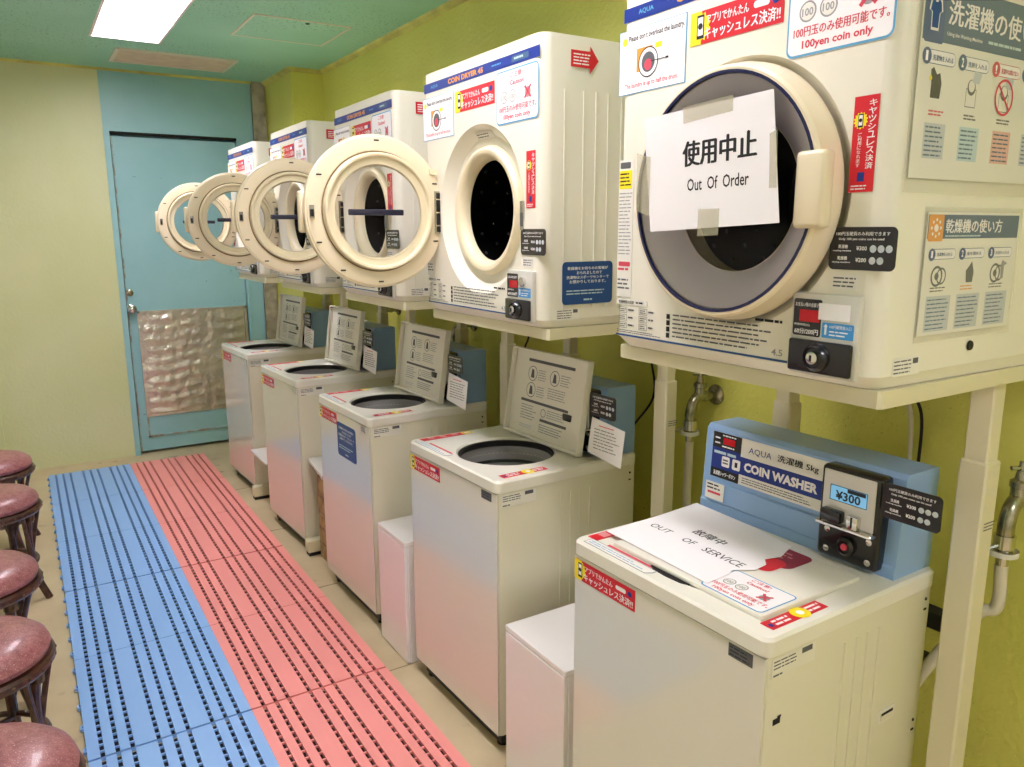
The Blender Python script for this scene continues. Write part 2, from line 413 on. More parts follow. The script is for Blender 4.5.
for s in (-1, 1): m.box(s * X - .006, s * X + .006, -Y - .006, Y + .006, -.004, 0, M_ventf); m.box(-X, X, s * Y - .006, s * Y + .006, -.004, 0, M_ventf)
m.build('frame', t, smooth=False)
m = MB(); m.box(-X + .006, X - .006, -Y + .006, Y - .006, -.002, 0, M_ceil); m.build('panel', t, smooth=False)
m = MB(); m.lathe((.03, -.2, -.002), (0, 0, -1), [(0, 0), (.012, 0), (.01, .004), (0, .004)], M_blkm, 12); m.build('latch', t)

# ------------------------------------------------------------------ sticker artwork
def art_phone(D, u, v, h, l=2):
    D.poly([(u + .5 * h + .52 * h * (1 if i % 2 else .78) * math.cos(2 * PI * i / 28), v + .5 * h + .55 * h * (1 if i % 2 else .8) * math.sin(2 * PI * i / 28)) for i in range(28)], M_yel, l)
    D.rect(u + .32 * h, v + .08 * h, u + .68 * h, v + .92 * h, M_ink, l + 1); D.rect(u + .37 * h, v + .2 * h, u + .63 * h, v + .84 * h, M_paper, l + 2)
    D.circ(u + .5 * h, v + .52 * h, .12 * h, M_ink, l + 3, 10)
def art_cashless(D, u0, v0, u1, v1):
    D.rect(u0, v0, u1, v1, M_red); w = u1 - u0; h = v1 - v0
    D.rect(u0, v0, u0 + .13 * w, v1, M_yel, 1); art_phone(D, u0 + .005 * w, v0 + .1 * h, h * .85)
    D.text('アプリでかんたん', u0 + .19 * w, v0 + .56 * h, .46 * w, .28 * h, M_paper, bold=.03)
    D.rr(u0 + .70 * w, v0 + .60 * h, u0 + .86 * w, v0 + .8 * h, .09 * h, M_paper, 2); D.circ(u0 + .92 * w, v0 + .7 * h, .13 * h, M_blue, 2)
    D.text('キャッシュレス決済!!', u0 + .17 * w, v0 + .1 * h, .80 * w, .38 * h, M_paper, bold=.035)
def art_coin(D, u0, v0, u1, v1):
    w = u1 - u0; h = v1 - v0
    D.rr(u0, v0, u1, v1, .1 * h, M_paper); D.poly(rrect(u0, v0, u1, v1, .1 * h), M_lblue, 1); D.rr(u0 + .018 * w, v0 + .028 * h, u1 - .018 * w, v1 - .028 * h, .08 * h, M_paper, 2)
    D.text('ご注意!', u0 + .34 * w, v0 + .84 * h, .3 * w, .1 * h, M_redt, 3, .03); D.text('Caution!', u0 + .34 * w, v0 + .70 * h, .34 * w, .09 * h, M_redt, 3, .03)
    for k in (.2, .4): D.circ(u0 + k * w, v0 + .5 * h, .12 * h, M_lgry, 3); D.circ(u0 + k * w, v0 + .5 * h, .1 * h, M_paper2, 4); D.text('100', u0 + (k - .055) * w, v0 + .45 * h, .11 * w, .09 * h, M_lgry, 5)
    D.circ(u0 + .76 * w, v0 + .5 * h, .1 * h, M_lgry, 3)
    D.line(u0 + .69 * w, v0 + .4 * h, u0 + .83 * w, v0 + .62 * h, .05 * h, M_redt, 5); D.line(u0 + .69 * w, v0 + .62 * h, u0 + .83 * w, v0 + .4 * h, .05 * h, M_redt, 5)
    D.text('100円玉のみ使用可能です。', u0 + .07 * w, v0 + .22 * h, .88 * w, .12 * h, M_redt, 3, .03)
    D.text('100yen coin only', u0 + .16 * w, v0 + .06 * h, .66 * w, .12 * h, M_redt, 3, .03)
def art_price(D, u0, v0, u1, v1):
    w = u1 - u0; h = v1 - v0
    D.rr(u0, v0, u1, v1, .14 * h, M_blk)
    D.text('100円玉硬貨のみ利用できます', u0 + .1 * w, v0 + .8 * h, .8 * w, .09 * h, M_paper, 1, .02)
    D.text('Only 100 yen coins can be used', u0 + .14 * w, v0 + .68 * h, .68 * w, .07 * h, M_paper, 1, .02)
    for z, a, b, pr, n in ((.44, '洗濯機', 'washing machine', '¥300', 3), (.17, '乾燥機', 'drying machine', '¥200', 2)):
        D.text(a, u0 + .14 * w, v0 + (z + .06) * h, .15 * w, .09 * h, M_paper, 1, .02); D.text(b, u0 + .06 * w, v0 + (z - .02) * h, .28 * w, .05 * h, M_paper, 1, .02)
        D.text(pr, u0 + .42 * w, v0 + (z + .02) * h, .16 * w, .1 * h, M_paper, 1, .02)
        for k in range(n): D.circ(u0 + (.67 + .115 * k) * w, v0 + (z + .06) * h, .05 * w, M_pgry, 1, 14)
def art_overload(D, u0, v0, u1, v1):
    w = u1 - u0; h = v1 - v0
    D.rect(u0, v0, u1, v1, M_lblue); D.rect(u0 + .01 * w, v0 + .012 * h, u1 - .012 * w, v1 - .01 * h, M_paper, 1)
    D.circ(u0 + .09 * w, v0 + .83 * h, .04 * w, M_yel, 2); D.text("Please don't overload the laundry.", u0 + .15 * w, v0 + .79 * h, .82 * w, .12 * h, M_ink, 2, .02)
    D.rect(u0 + .28 * w, v0 + .32 * h, u0 + .52 * w, v0 + .68 * h, M_org, 2); D.rect(u0 + .56 * w, v0 + .62 * h, u0 + .66 * w, v0 + .7 * h, M_yel, 2)
    D.circ(u0 + .46 * w, v0 + .44 * h, .15 * w, M_paper, 3); D.ring(u0 + .46 * w, v0 + .44 * h, .15 * w, .012 * w, M_ink, 4); D.circ(u0 + .46 * w, v0 + .44 * h, .1 * w, M_gry, 4); D.circ(u0 + .46 * w, v0 + .4 * h, .055 * w, M_redt, 5)
    D.line(u0 + .5 * w, v0 + .44 * h, u0 + .72 * w, v0 + .44 * h, .008 * w, M_ink, 5); D.rect(u0 + .72 * w, v0 + .425 * h, u0 + .76 * w, v0 + .455 * h, M_ink, 5)
    D.text('The laundry is up to half the drum.', u0 + .1 * w, v0 + .07 * h, .8 * w, .1 * h, M_redt, 2, .015)
def art_blue_notice(D, u0, v0, u1, v1, lines):
    w = u1 - u0; h = v1 - v0; D.rr(u0, v0, u1, v1, .07 * w, M_navy)
    for i, (tx, a, b) in enumerate(lines): D.text(tx, u0 + a * w, v0 + (.81 - .105 * i) * h, (b - a) * w, .075 * h, M_paper, 1, .03)
    D.micro(u0 + .08 * w, v0 + .22 * h, u1 - .08 * w, v0 + .36 * h, 2, M_pblu, 1, .4, 5); D.micro(u0 + .42 * w, v0 + .07 * h, u0 + .6 * w, v0 + .13 * h, 1, M_pblu, 1, .7, 6)

# ------------------------------------------------------------------ dryer
def door_mesh_parts(dr, H):
    """closed position, centre at (0,0,0) of parent door frame 'H' = offset vector from hinge"""
    pass
def make_dryer(k, dx, y0, W, label, opened, extra):
    Hh = .729; D = .56
    t = thing('tumble_dryer', (dx, y0, 1.33), label, 'tumble dryer', 'coin dryers in a row above the washers')
    cy = W / 2 - .015; cz = .315 if k == 1 else .309; fw = .0
    # cabinet: sides, top, back round a holed front
    m = MB(); r = .03
    out = [(D, 0), (D, W), (r, W)] + [(r - r * math.sin(a), W - r + r * math.cos(a)) for a in (PI / 8, PI / 4, 3 * PI / 8, PI / 2 - .001)]
    out = [(r - r * math.cos(a), W - r + r * math.sin(a)) for a in [i * PI / 12 for i in range(7)]]
    inn = [(r - r * math.cos(a), r - r * math.sin(a)) for a in [i * PI / 12 for i in range(7)]]
    ring = inn[::1] + [(D, 0), (D, W)] + out[::-1]
    # side skin
    n = len(ring); lo = .022
    v = [(x, y, lo) for x, y in ring] + [(x, y, Hh) for x, y in ring]
    f = []
    for i in range(n):
        j = (i + 1) % n
        if i == n - 1: continue
        f.append((i, j, n + j, n + i))
    m.add(v, f, M_dry)
    m.add([(x, y, Hh) for x, y in ring], [tuple(range(n))], M_dry); m.add([(x, y, lo) for x, y in ring], [tuple(range(n))], M_dry)
    # lower chin, pulled in towards the shelf
    v = [(x, y, lo) for x, y in ring] + [(x + .018 if x < .3 else x, y + (.012 if y < W / 2 else -.012) * (1 if x < .3 else 0), 0) for x, y in ring]
    m.add(v, [(i, (i + 1) % n, n + (i + 1) % n, n + i) for i in range(n)], M_dry)
    # pressed ribs on the visible side
    for a in ((.065, .125, .165, .205, .25, .31, .38) if k > 1 else ()):
        m.box(a, a + .006, -.0025, .001, .05, .60, M_dry)
    body = m.build('cabinet', t)
    m = MB(); holed(m, 'x', 0, .004, (r, lo, W - r, Hh), (cy, cz), .238, M_dry, inner=False)
    m.build('front_panel', t)
    m = MB()
    prof = [(.2385, 0), (.233, .005), (.208, .032), (.183, .035), (.180, .028), (.177, .02), (.170, .014), (.161, .014), (.152, .020), (.145, .030), (.142, .042), (.142, .05)]
    m.lathe((0, cy, cz), (1, 0, 0), prof[:4], M_dry, 72); m.build('door_recess', t)
    m = MB(); m.lathe((0, cy, cz), (1, 0, 0), prof[3:], M_rim, 72); m.build('opening_rim', t)
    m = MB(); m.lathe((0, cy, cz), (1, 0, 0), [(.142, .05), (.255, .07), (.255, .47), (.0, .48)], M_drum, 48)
    for i in range(24):
        for j in range(6):
            a = 2 * PI * (i + .5 * (j % 2)) / 24; x = .15 + j * .05
            m.box(x, x + .01, cy + .252 * math.cos(a) - .004, cy + .252 * math.cos(a) + .004, cz + .252 * math.sin(a) - .004, cz + .252 * math.sin(a) + .004, M_gry) if abs(math.cos(a)) > 2 else None
            m.lathe((x, cy + .2535 * math.cos(a), cz + .2535 * math.sin(a)), (0, -math.cos(a), -math.sin(a)), [(.006, 0), (.004, .0015), (0, .0015)], M_steel if (i + j) % 3 == 0 else M_gry, 6)
    m.build('drum', t)
    if opened:
        m = MB(); m.box(-.004, .004, .084, .098, cz - .055, cz + .02, M_steel); m.box(-.006, -.003, .087, .095, cz - .045, cz - .01, M_gry); m.build('latch_plate', t, smooth=False)
        D_ = front(-.001); D_.rr(-.15, .083, -.142, .1, .004, M_hole); D_.build('latch_slot', t)
    # control unit with coin lock
    m = MB(); ca, cb = .155, .026
    m.rbox(-.012, .004, cb, ca, .012, .15, .006, M_grey, 2)
    cu = m.build('coin_unit', t)
    Dd = front(-.0121)
    Dd.rr(-ca + .006, .078, -.095, .14, .004, M_blk); Dd.rect(-ca + .018, .102, -.098, .122, M_led, 1)
    Dd.text('お支払い残の金額 円', -ca + .009, .127, .047, .007, M_paper, 1, .02); Dd.text('乾燥時間(分)', -ca + .009, .094, .03, .005, M_paper, 1, .02)
    Dd.text('60分/200円', -ca + .01, .081, .046, .0095, M_paper, 1, .04)
    Dd.build('display_window', cu)
    Dd = front(-.0121); Dd.rr(-.092, .079, -.034, .104, .002, M_skyb); Dd.poly([(-.087, .084), (-.083, .084), (-.083, .097), (-.081, .097), (-.085, .102), (-.089, .097), (-.087, .097)], M_paper, 1)
    Dd.text('100円硬貨投入口', -.078, .095, .04, .006, M_paper, 1, .02); Dd.micro(-.078, .082, -.038, .093, 2, M_paper, 1, .4, 9)
    Dd.build('coin_slot_label', cu)
    m = MB(); m.rbox(-.02, -.011, cb + .006, ca - .004, .018, .073, .004, M_blk, 2)
    lk = m.build('lock_plate', cu)
    m = MB(); m.lathe((-.02, .093, .046), (-1, 0, 0), [(.024, 0), (.023, .006), (.018, .012), (.016, .008), (.0, .008)], M_blk, 32)
    m.lathe((-.028, .093, .046), (-1, 0, 0), [(.011, 0), (.0105, .006), (.007, .008), (0, .008)], M_chrome, 24)
    m.box(-.0385, -.036, .092, .094, .041, .051, M_ink); m.build('coin_lock', cu)
    if k == 1:
        Dd = front(-.0128); Dd.rect(-.1, .108, -.042, .135, M_paper); tag(Dd.build('slot_cover_paper', cu), 'blank white paper over the coin slot')
    else:
        m = MB(); m.lathe((-.012, .07, .12), (-1, 0, 0), [(.013, 0), (.012, .008), (.006, .01), (0, .01)], M_chrome, 24); m.build('coin_return', cu)
    # stickers
    wf = W / .635
    Dd = front(-.0004); a, b = -W + .012, -.012
    Dd.rect(a, .673, b, .70, M_blue)
    Dd.text('AQUA', a + .07 * W, .681, .07 * W, .011, M_lblue, 1, .02); Dd.text('COIN DRYER 45', a + .24 * W, .679, .31 * W, .015, M_org, 1, .04)
    Dd.micro(a + .62 * W, .684, a + .71 * W, .69, 1, M_lblue, 1, .6, 3); Dd.rr(a + .77 * W, .679, a + .89 * W, .694, .004, M_hdr, 1); Dd.micro(a + .79 * W, .683, a + .87 * W, .69, 1, M_pblu, 2, .7, 4)
    Dd.build('name_strip', t)
    Dd = front(-.0004); art_overload(Dd, -W, .531, -.44 * wf, .657); Dd.build('overload_sticker', t)
    Dd = front(-.0004); art_cashless(Dd, -.43 * wf, .592, -.217 * wf, .65); Dd.build('cashless_sticker', t)
    Dd = front(-.0004); art_coin(Dd, -.207 * wf, .53, -.016, .665); Dd.build('coin_notice', t)
    Dd = front(-.0004)
    Dd.rect(-.072, .31, -.03, .453, M_red); art_phone(Dd, -.071, .405, .024)
    Dd.text('キャッシュレス決済', -.046, .448, .0115, .0125, M_paper, 2, .03, vert=True); Dd.text('ご利用になれます', -.062, .40, .0065, .0065, M_paper, 2, .02, vert=True)
    Dd.rect(-.058, .326, -.046, .34, M_blue, 1); Dd.micro(-.068, .313, -.034, .322, 2, M_paper, 1, .4, 8)
    Dd.build('vertical_cashless_sticker', t)
    Dd = Decal((-.0004, 0, 0), (0, -1, 0), (0, 0, 1), .0015); art_price(Dd, -.097, .19, .018, .257); Dd.build('price_plate', t)
    Dd = front(-.0004); Dd.rect(-.088, .158, -.043, .182, M_paper2); Dd.micro(-.086, .161, -.045, .18, 3, M_gry, 1, .4, 2); Dd.build('small_sticker', t)
    Dd = front(-.0004)
    Dd.rect(-W + .008, .11, -W + .055, .40, M_paper2); Dd.rect(-W + .01, .34, -W + .05, .378, M_yel, 1); Dd.micro(-W + .012, .345, -W + .048, .375, 4, M_ink, 2, .4, 1)
    Dd.rr(-W + .012, .382, -W + .045, .395, .003, M_gry, 1); Dd.micro(-W + .01, .2, -W + .052, .335, 18, M_lgry, 1, .3, 2); Dd.rr(-W + .012, .176, -W + .05, .186, .003, M_redt, 1); Dd.micro(-W + .01, .165, -W + .054, .175, 1, M_redt, 1, .5, 3)
    Dd.micro(-W + .01, .125, -W + .054, .152, 3, M_gry, 1, .4, 4)
    Dd.build('warning_sheet', t)
    Dd = front(-.0004); b0 = -W + .008
    Dd.rect(b0, .024, -.165, .028, M_navy, 0)
    Dd.rr(b0 + .002, .093, b0 + .10, .106, .005, M_paper2, 0); Dd.text('乾燥時間の目安', b0 + .008, .0955, .05, .0075, M_ink, 1, .02); Dd.micro(b0 + .064, .096, b0 + .095, .103, 1, M_ink, 1, .5, 4)
    for i in range(2):
        for j in range(3): Dd.frame(b0 + .01 + i * .065, .042 + j * .0165, b0 + .036 + i * .065, .055 + j * .0165, .0008, M_gry, 1); Dd.micro(b0 + .013 + i * .065, .044 + j * .0165, b0 + .034 + i * .065, .053 + j * .0165, 2, M_gry, 1, .4, i + j); Dd.micro(b0 + .04 + i * .065, .046 + j * .0165, b0 + .06 + i * .065, .052 + j * .0165, 1, M_gry, 1, .6, i * 3 + j)
    Dd.micro(b0 + .004, .031, b0 + .145, .039, 2, M_gry, 1, .4, 7)
    for j in range(4): Dd.rect(b0 + .16, .035 + j * .013, b0 + .17, .045 + j * .013, M_ink, 1)
    Dd.micro(b0 + .178, .036, -.19, .088, 6, M_gry, 1, .34, 11); Dd.micro(-.24, .09, -.17, .098, 1, M_ink, 1, .6, 12)
    Dd.text('4.5', -.2, .034, .024, .012, M_lgry, 1, .02)
    Dd.build('instruction_print', t)
    Dd = side(-.0004); Dd.rect(.045, .02, .12, .05, M_paper2); Dd.micro(.048, .023, .10, .048, 4, M_gry, 1, .35, 5); Dd.rect(.1, .038, .115, .047, M_gry, 1); Dd.build('rating_label', t)
    if opened:
        Dd = Decal((.0205, 0, cz + .21), (0, -1, 0), (-.75, 0, 1))
        Dd.rr(-cy - .045, -.011, -cy + .045, .011, .004, M_paper2); Dd.micro(-cy - .04, -.008, -cy + .04, .008, 2, M_gry, 1, .4, 3); Dd.build('rim_sticker', t)
    if extra == 'arrow':
        Dd = side(-.003)
        Dd.poly([(.083, .655), (.143, .655), (.143, .642), (.170, .675), (.143, .708), (.143, .695), (.083, .695)], M_red); Dd.micro(.09, .66, .143, .69, 4, M_paper, 1, .4, 2); Dd.build('arrow_sticker', t)
        if k == 2:
            Dd = side(-.003); art_blue_notice(Dd, .062, .06, .23, .172, [('乾燥機をお待ちのお客様が', .1, .9), ('おられましたので', .28, .78), ('洗濯物はスポーツセンターで', .08, .92), ('お預かりしております。', .14, .86)]); Dd.build('blue_notice_sticker', t)
    # door ---------------------------------------------------------------
    hinge = bpy.data.objects.new('door', None)   # replaced by ring mesh below
    bpy.data.objects.remove(hinge)
    hy = cy + .2305
    m = MB()
    c = (-.028, -.230, 0)             # closed centre relative to hinge axis
    # outward is -x ; ring: outer shell
    m.lathe(c, (-1, 0, 0), [(.172, -.022), (.1725, -.004), (.176, -.001), (.178, -.004), (.186, -.006), (.219, -.002), (.221, .001), (.2245, .001), (.2262, .005), (.2255, .018), (.219, .046), (.214, .05), (.210, .05), (.210, .044)], M_door, 72)
    m.lathe(c, (-1, 0, 0), [(.1735, -.0045), (.1775, -.0055)], M_grooveshade, 72)  # brown ring painted as the shadow along the inner step
    m.lathe(c, (-1, 0, 0), [(.161, -.019), (.163, -.0235), (.169, -.0245), (.172, -.022)], M_rim, 72)
    m.lathe(c, (-1, 0, 0), [(.161, -.019), (.159, -.013), (.143, -.010), (.1395, -.011), (.1375, -.008), (.137, -.002)], M_rim, 72)
    ring = m.build('door', t, loc=(.028, hy, cz))
    if opened: ring.rotation_euler = (0, 0, -PI / 2 + extra_angle.get(k, 0))
    # small clips and catches on the inner face
    for a in (90, 25, 150, 205, 270, 335, 235):
        m = MB(); t_ = math.radians(a); y, z = -.230 + .2075 * math.cos(t_), .2075 * math.sin(t_)
        m.lathe((-.029, y, z), (1, 0, 0), [(.012, -.002), (.0115, .004), (.007, .005), (.006, .001), (0, .001)], M_door, 16); m.box(-.026, -.0235, y - .008, y + .008, z - .0022, z + .0022, M_blkm); m.build('door_clip', ring)
    m = MB(); m.box(-.03, -.020, -.230 - .213, -.230 - .199, -.018, .018, M_steel); m.box(-.020, -.014, -.230 - .211, -.230 - .203, -.014, .006, M_blkm)
    m.build('door_catch', ring)
    m = MB(); m.box(-.03, -.018, -.230 + .17, -.230 + .195, .115, .13, M_rim); m.build('door_stop', ring)
    m = MB(); m.box(-.03, -.018, -.045, -.015, -.065, .065, M_steel); m.box(-.018, -.014, -.038, -.024, -.06, .06, M_blkm); m.box(-.022, -.004, -.014, .006, -.066, .066, M_steel)
    for z in (-.04, 0, .04): m.box(-.018, -.013, -.043, -.014, z - .002, z + .002, M_chrome)
    m.build('hinge', ring, smooth=False)
    m = MB(); m.lathe(c, (-1, 0, 0), [(.210, .046), (.210, .0508), (.2045, .051), (.2045, .046)], M_navyr, 72); m.build('gasket', ring)
    m = MB(); m.lathe(c, (-1, 0, 0), [(.2045, .047), (.19, .0495), (.12, .055), (.0, .058)], M_glass, 72); m.build('door_window', ring)
    m = MB(); m.lathe(c, (-1, 0, 0), [(.1372, -.004), (.133, -.012), (.08, -.018), (0, -.021)], M_glass, 64); m.build('inner_window', ring)
    if k == 1:
        m = MB(); m.lathe(c, (-1, 0, 0), [(.2035, .044), (.18, .034), (.152, .012), (.1375, -.0035)], M_inner, 72); m.build('window_funnel', ring)
    m = MB(); m.rbox(-.066, -.058, -.222 - .09, -.222 + .09, -.009, .009, .003, M_bar, 2)
    if k != 1: m.build('window_bar', ring)
    m = MB(); hy0, hy1 = -.230 - .230, -.230 - .174
    m.rbox(-.088, -.06, hy0, hy1, -.06, .06, .008, M_door, 3); m.build('handle', ring)
    return t
extra_angle = {2: 0, 3: .02, 4: -.01, 5: .0}
make_dryer(1, .052, .635, .637, 'nearest dryer, door shut behind an out of order paper', False, None)
make_dryer(2, .068, 1.583, .668, 'dryer with open door, dark drum and blue notice on its side', True, 'arrow')
make_dryer(3, .080, 2.508, .60, 'middle dryer of the row, mostly hidden behind an open door', True, 'arrow')
make_dryer(4, .062, 3.388, .605, 'fourth dryer from the viewer, next to the end one', True, 'arrow')
make_dryer(5, .063, 4.325, .60, 'end dryer beside the teal door, farthest of the row', True, 'arrow')

# ------------------------------------------------------------------ stands
DR = [(.052, .635, .637), (.068, 1.583, .668), (.080, 2.508, .60), (.062, 3.388, .605), (.063, 4.325, .60)]
LAB = ['cream steel stand under the nearest dryer, its bare legs showing beside the washer', 'cream steel stand under the dryer with the blue side notice', 'cream steel stand under the middle dryer of the row', 'cream steel stand under the fourth dryer from the viewer', 'cream steel stand under the dryer beside the teal door']
WY = [.737, 1.737, 2.66, 3.577, 4.558]
for k, (dx, y0, W) in enumerate(DR):
    t = thing('dryer_stand', (dx, y0, 0), LAB[k], 'stand', 'cream stands carrying the dryers')
    m = MB(); pts = [(.018, .004), (.024, -.002), (.72, -.002), (.72, W + .002), (.024, W + .002), (.018, W - .004)]
    m.prism(pts, 'z', 1.300, 1.329, M_frame); m.build('shelf', t, smooth=False)
    for s, yy in ((0, .012), (1, W - .075)):
        x = .412 if k == 0 and s == 0 else (.475 if s == 0 else .53)
        lw = .052 if k == 0 else .046; x = x - (.015 if k > 0 and s == 0 else 0)
        m = MB(); m.rbox(x, x + lw, yy, yy + .055, .0, 1.14, .004, M_frame, 1)
        m.rbox(x + .005, x + lw - .005, yy + .005, yy + .05, 1.12, 1.302, .003, M_frame, 1)
        if s == 0: D2 = None
        lg = m.build('leg', t)
        Dd = side(yy - .0003); Dd.micro(x + .012, 1.0, x + .05, 1.02, 3, M_gry, 0, .3, 2); Dd.build('leg_mark', lg)
        if k >= 3 and s == 0:
            fy = (3.505 if k == 3 else 4.49) - y0; fx = (-.005 if k == 3 else -.02) - dx
            m = MB(); m.rbox(fx, x + .06, fy, fy + .052, .018, .08, .004, M_frame, 1); m.box(x, x + .06, yy + .01, fy + .01, .02, .07, M_frame)
            m.box(fx + .004, .3, fy + .003, fy + .049, 0, .018, M_blkm); m.build('foot', t)

# ------------------------------------------------------------------ washer
def make_washer(k, x, y, rz, label, opened):
    W, D, H = .56, .5435, .877
    t = thing('washing_machine', (x, y, 0), label, 'washing machine', 'coin washers in a row along the wall', rz)
    m = MB()
    m.rbox(.008, D - .004, .003, W - .003, .06, .842, .012, M_creams, 2, only=lambda c, d: abs(d.z) > .1, notop=True)
    # pressed lines on the side walls
    for a, w in ((.232, .003), (.27, .004), (.305, .002), (.345, .004)):
        m.box(a, a + w, .0008, .0035, .10, .80, M_creams); m.box(a, a + w, W - .0035, W - .0008, .10, .80, M_creams)
    m.box(.375, .43, .0015, .003, .57, .60, M_creamt)
    cab = m.build('cabinet', t)
    m = MB(); m.box(.0035, .008, .006, W - .006, .062, .838, M_cream); m.build('front_panel', t, smooth=False)
    m = MB(); m.box(.38, .425, -.0002, .002, .575, .595, M_creams); m.box(.382, .423, -.0006, .0, .588, .594, M_hole); m.build('side_grip', t, smooth=False)
    m = MB()
    for z in (.815, .53):
        m.lathe((D - .03, .003, z), (0, -1, 0), [(0, 0), (.004, 0), (.003, .002), (0, .002)], M_blkm, 8); m.box(D - .035, D - .026, .0015, .003, z - .025, z - .021, M_hole)
    m.build('side_screw', t)
    m = MB(); m.box(.03, D - .03, .03, W - .03, .012, .062, M_blkm)
    for a in (.05, D - .07):
        for b in (.05, W - .05): m.lathe((a, b, 0), (0, 0, 1), [(0, 0), (.02, 0), (.02, .013), (0, .013)], M_blk, 16)
    m.build('base', t)
    # top cover: rounded rim outline with the round tub opening
    hc = (.205, .262); R = .158
    m = MB()
    z0, z1 = .842, H; r = .02
    outl = rrect(0, 0, D, W, r, 5)
    angs = []
    def hit(tt):
        dx, dy = math.cos(tt), math.sin(tt); best = None
        for i in range(len(outl)):
            a = outl[i]; b = outl[(i + 1) % len(outl)]; ex, ey = b[0] - a[0], b[1] - a[1]
            det = dx * (-ey) + ex * dy
            if abs(det) < 1e-12: continue
            px, py = a[0] - hc[0], a[1] - hc[1]
            q = (px * (-ey) + ex * py) / det; s_ = (dx * py - dy * px) / det
            if q > 0 and -1e-6 <= s_ <= 1 + 1e-6: best = q
        return (hc[0] + best * dx, hc[1] + best * dy)
    tset = sorted(set([2 * PI * i / 72 for i in range(72)] + [math.atan2(p[1] - hc[1], p[0] - hc[0]) % (2 * PI) for p in outl]))
    tset = [q for i, q in enumerate(tset) if i == 0 or q - tset[i - 1] > 1e-5]
    O = [hit(q) for q in tset]; n = len(O); bev = .006
    def inset(p): 
        vx, vy = D / 2 - p[0], W / 2 - p[1]; l = math.hypot(vx, vy); return (p[0] + vx / l * bev, p[1] + vy / l * bev)
    v = [(a, b, z0) for a, b in O] + [(a, b, z1 - bev) for a, b in O] + [(*inset(p), z1) for p in O] + [(hc[0] + (R + .006) * math.cos(q), hc[1] + (R + .006) * math.sin(q), z1) for q in tset] + [(hc[0] + R * math.cos(q), hc[1] + R * math.sin(q), z1 - .006) for q in tset] + [(hc[0] + R * math.cos(q), hc[1] + R * math.sin(q), z0 - .02) for q in tset]
    f = []
    for L in range(5): f += [(L * n + i, L * n + (i + 1) % n, (L + 1) * n + (i + 1) % n, (L + 1) * n + i) for i in range(n)]
    m.add(v, f, M_creamt)
    if not opened:
        pass
    m.build('top_cover', t)
    # tub
    m = MB(); c = (hc[0], hc[1], 0)
    m.lathe(c, (0, 0, 1), [(R - .001, .870), (R - .007, .868), (R - .008, .852), (R - .002, .848)], M_tubr, 64)
    m.lathe(c, (0, 0, 1), [(R - .002, .848), (R + .002, .80)], M_tub, 64)
    m.lathe(c, (0, 0, 1), [(R + .002, .80), (R + .006, .797), (R + .002, .788)], M_tubr, 64)
    m.lathe(c, (0, 0, 1), [(R + .002, .788), (R + .008, .735)], M_tub, 64)
    m.lathe(c, (0, 0, 1), [(R + .008, .735), (R + .014, .731), (R + .036, .708)], M_tubr, 64)
    m.lathe(c, (0, 0, 1), [(R + .036, .708), (R + .036, .35), (.05, .33), (.04, .38), (0, .40)], M_tub, 64)
    m.build('tub', t)
    # lid
    L0, L1, ya, yb = .048, .352, .055, .472
    ang = math.radians(90 + 8.5) if opened else 0
    px, pz = L1, H + .004
    lid_e = MB()
    lid_e.rbox(-(L1 - L0), 0, ya, yb, -.004, .006, .003, M_creamt, 2)
    # shallow rim round the under side
    for q in ((-(L1 - L0), -(L1 - L0) + .006, ya, yb), (-.012, -.002, ya, yb), (-(L1 - L0), 0, ya, ya + .006), (-(L1 - L0), 0, yb - .006, yb)):
        if opened: lid_e.rbox(q[0], q[1], q[2], q[3], -.022, -.003, .002, M_creamt, 1)
    ld = lid_e.build('lid', t, loc=(px, 0, pz)); ld.rotation_euler = (0, ang, 0)
    if opened:
        # print on the under side: u runs towards the near side, v towards the free edge
        Dd = Decal((0, 0, -.0041), (0, -1, 0), (-1, 0, 0)); hw = -yb
        def U(a): return -yb + a
        def V(a): return a
        Dd.rect(U(.085), V(.262), U(.34), V(.272), M_gry, 0)
        for (a, b, w_) in ((.085, .222, 1), (.21, .222, 1), (.085, .165, 1)):
            Dd.ring(U(a + .03), V(b), .026, .0022, M_gry, 0); Dd.poly([(U(a + .02), V(b - .015)), (U(a + .04), V(b - .015)), (U(a + .035), V(b + .012)), (U(a + .024), V(b + .016))], M_gry, 0)
            Dd.micro(U(a + .062), V(b - .02), U(a + .115), V(b + .02), 5, M_lgry, 0, .3, int(a * 99))
        Dd.micro(U(.21), V(.15), U(.33), V(.19), 5, M_lgry, 0, .3, 8)
        Dd.rect(U(.065), V(.122), U(.33), V(.131), M_gry, 0); Dd.micro(U(.07), V(.06), U(.16), V(.115), 6, M_lgry, 0, .3, 3); Dd.ring(U(.2), V(.098), .014, .002, M_gry, 0); Dd.micro(U(.22), V(.085), U(.32), V(.115), 4, M_lgry, 0, .3, 5)
        Dd.rect(U(.185), V(.068), U(.33), V(.077), M_gry, 0); Dd.micro(U(.185), V(.03), U(.32), V(.062), 4, M_lgry, 0, .35, 6); Dd.micro(U(.07), V(.03), U(.15), V(.045), 2, M_pgry, 0, .4, 6)
        o = Dd.build('lid_print', ld); 
        m = MB(); 
        for b in (ya + .01, yb - .02): m.rbox(L1 - .004, L1 + .014, b, b + .012, H - .001, H + .012, .003, M_creamt, 1)
        for b in (.1, .13, .4): m.box(L1 - .001, L1 + .004, b, b + .01, H, H + .006, M_hole)
        m.build('hinge', t)
    else:
        Dd = top(H + .0102)
        art_coin(Dd, -.215, .053, -.062, .165)
        Dd.build('lid_coin_notice', t)
        Dd = top(H + .0102)
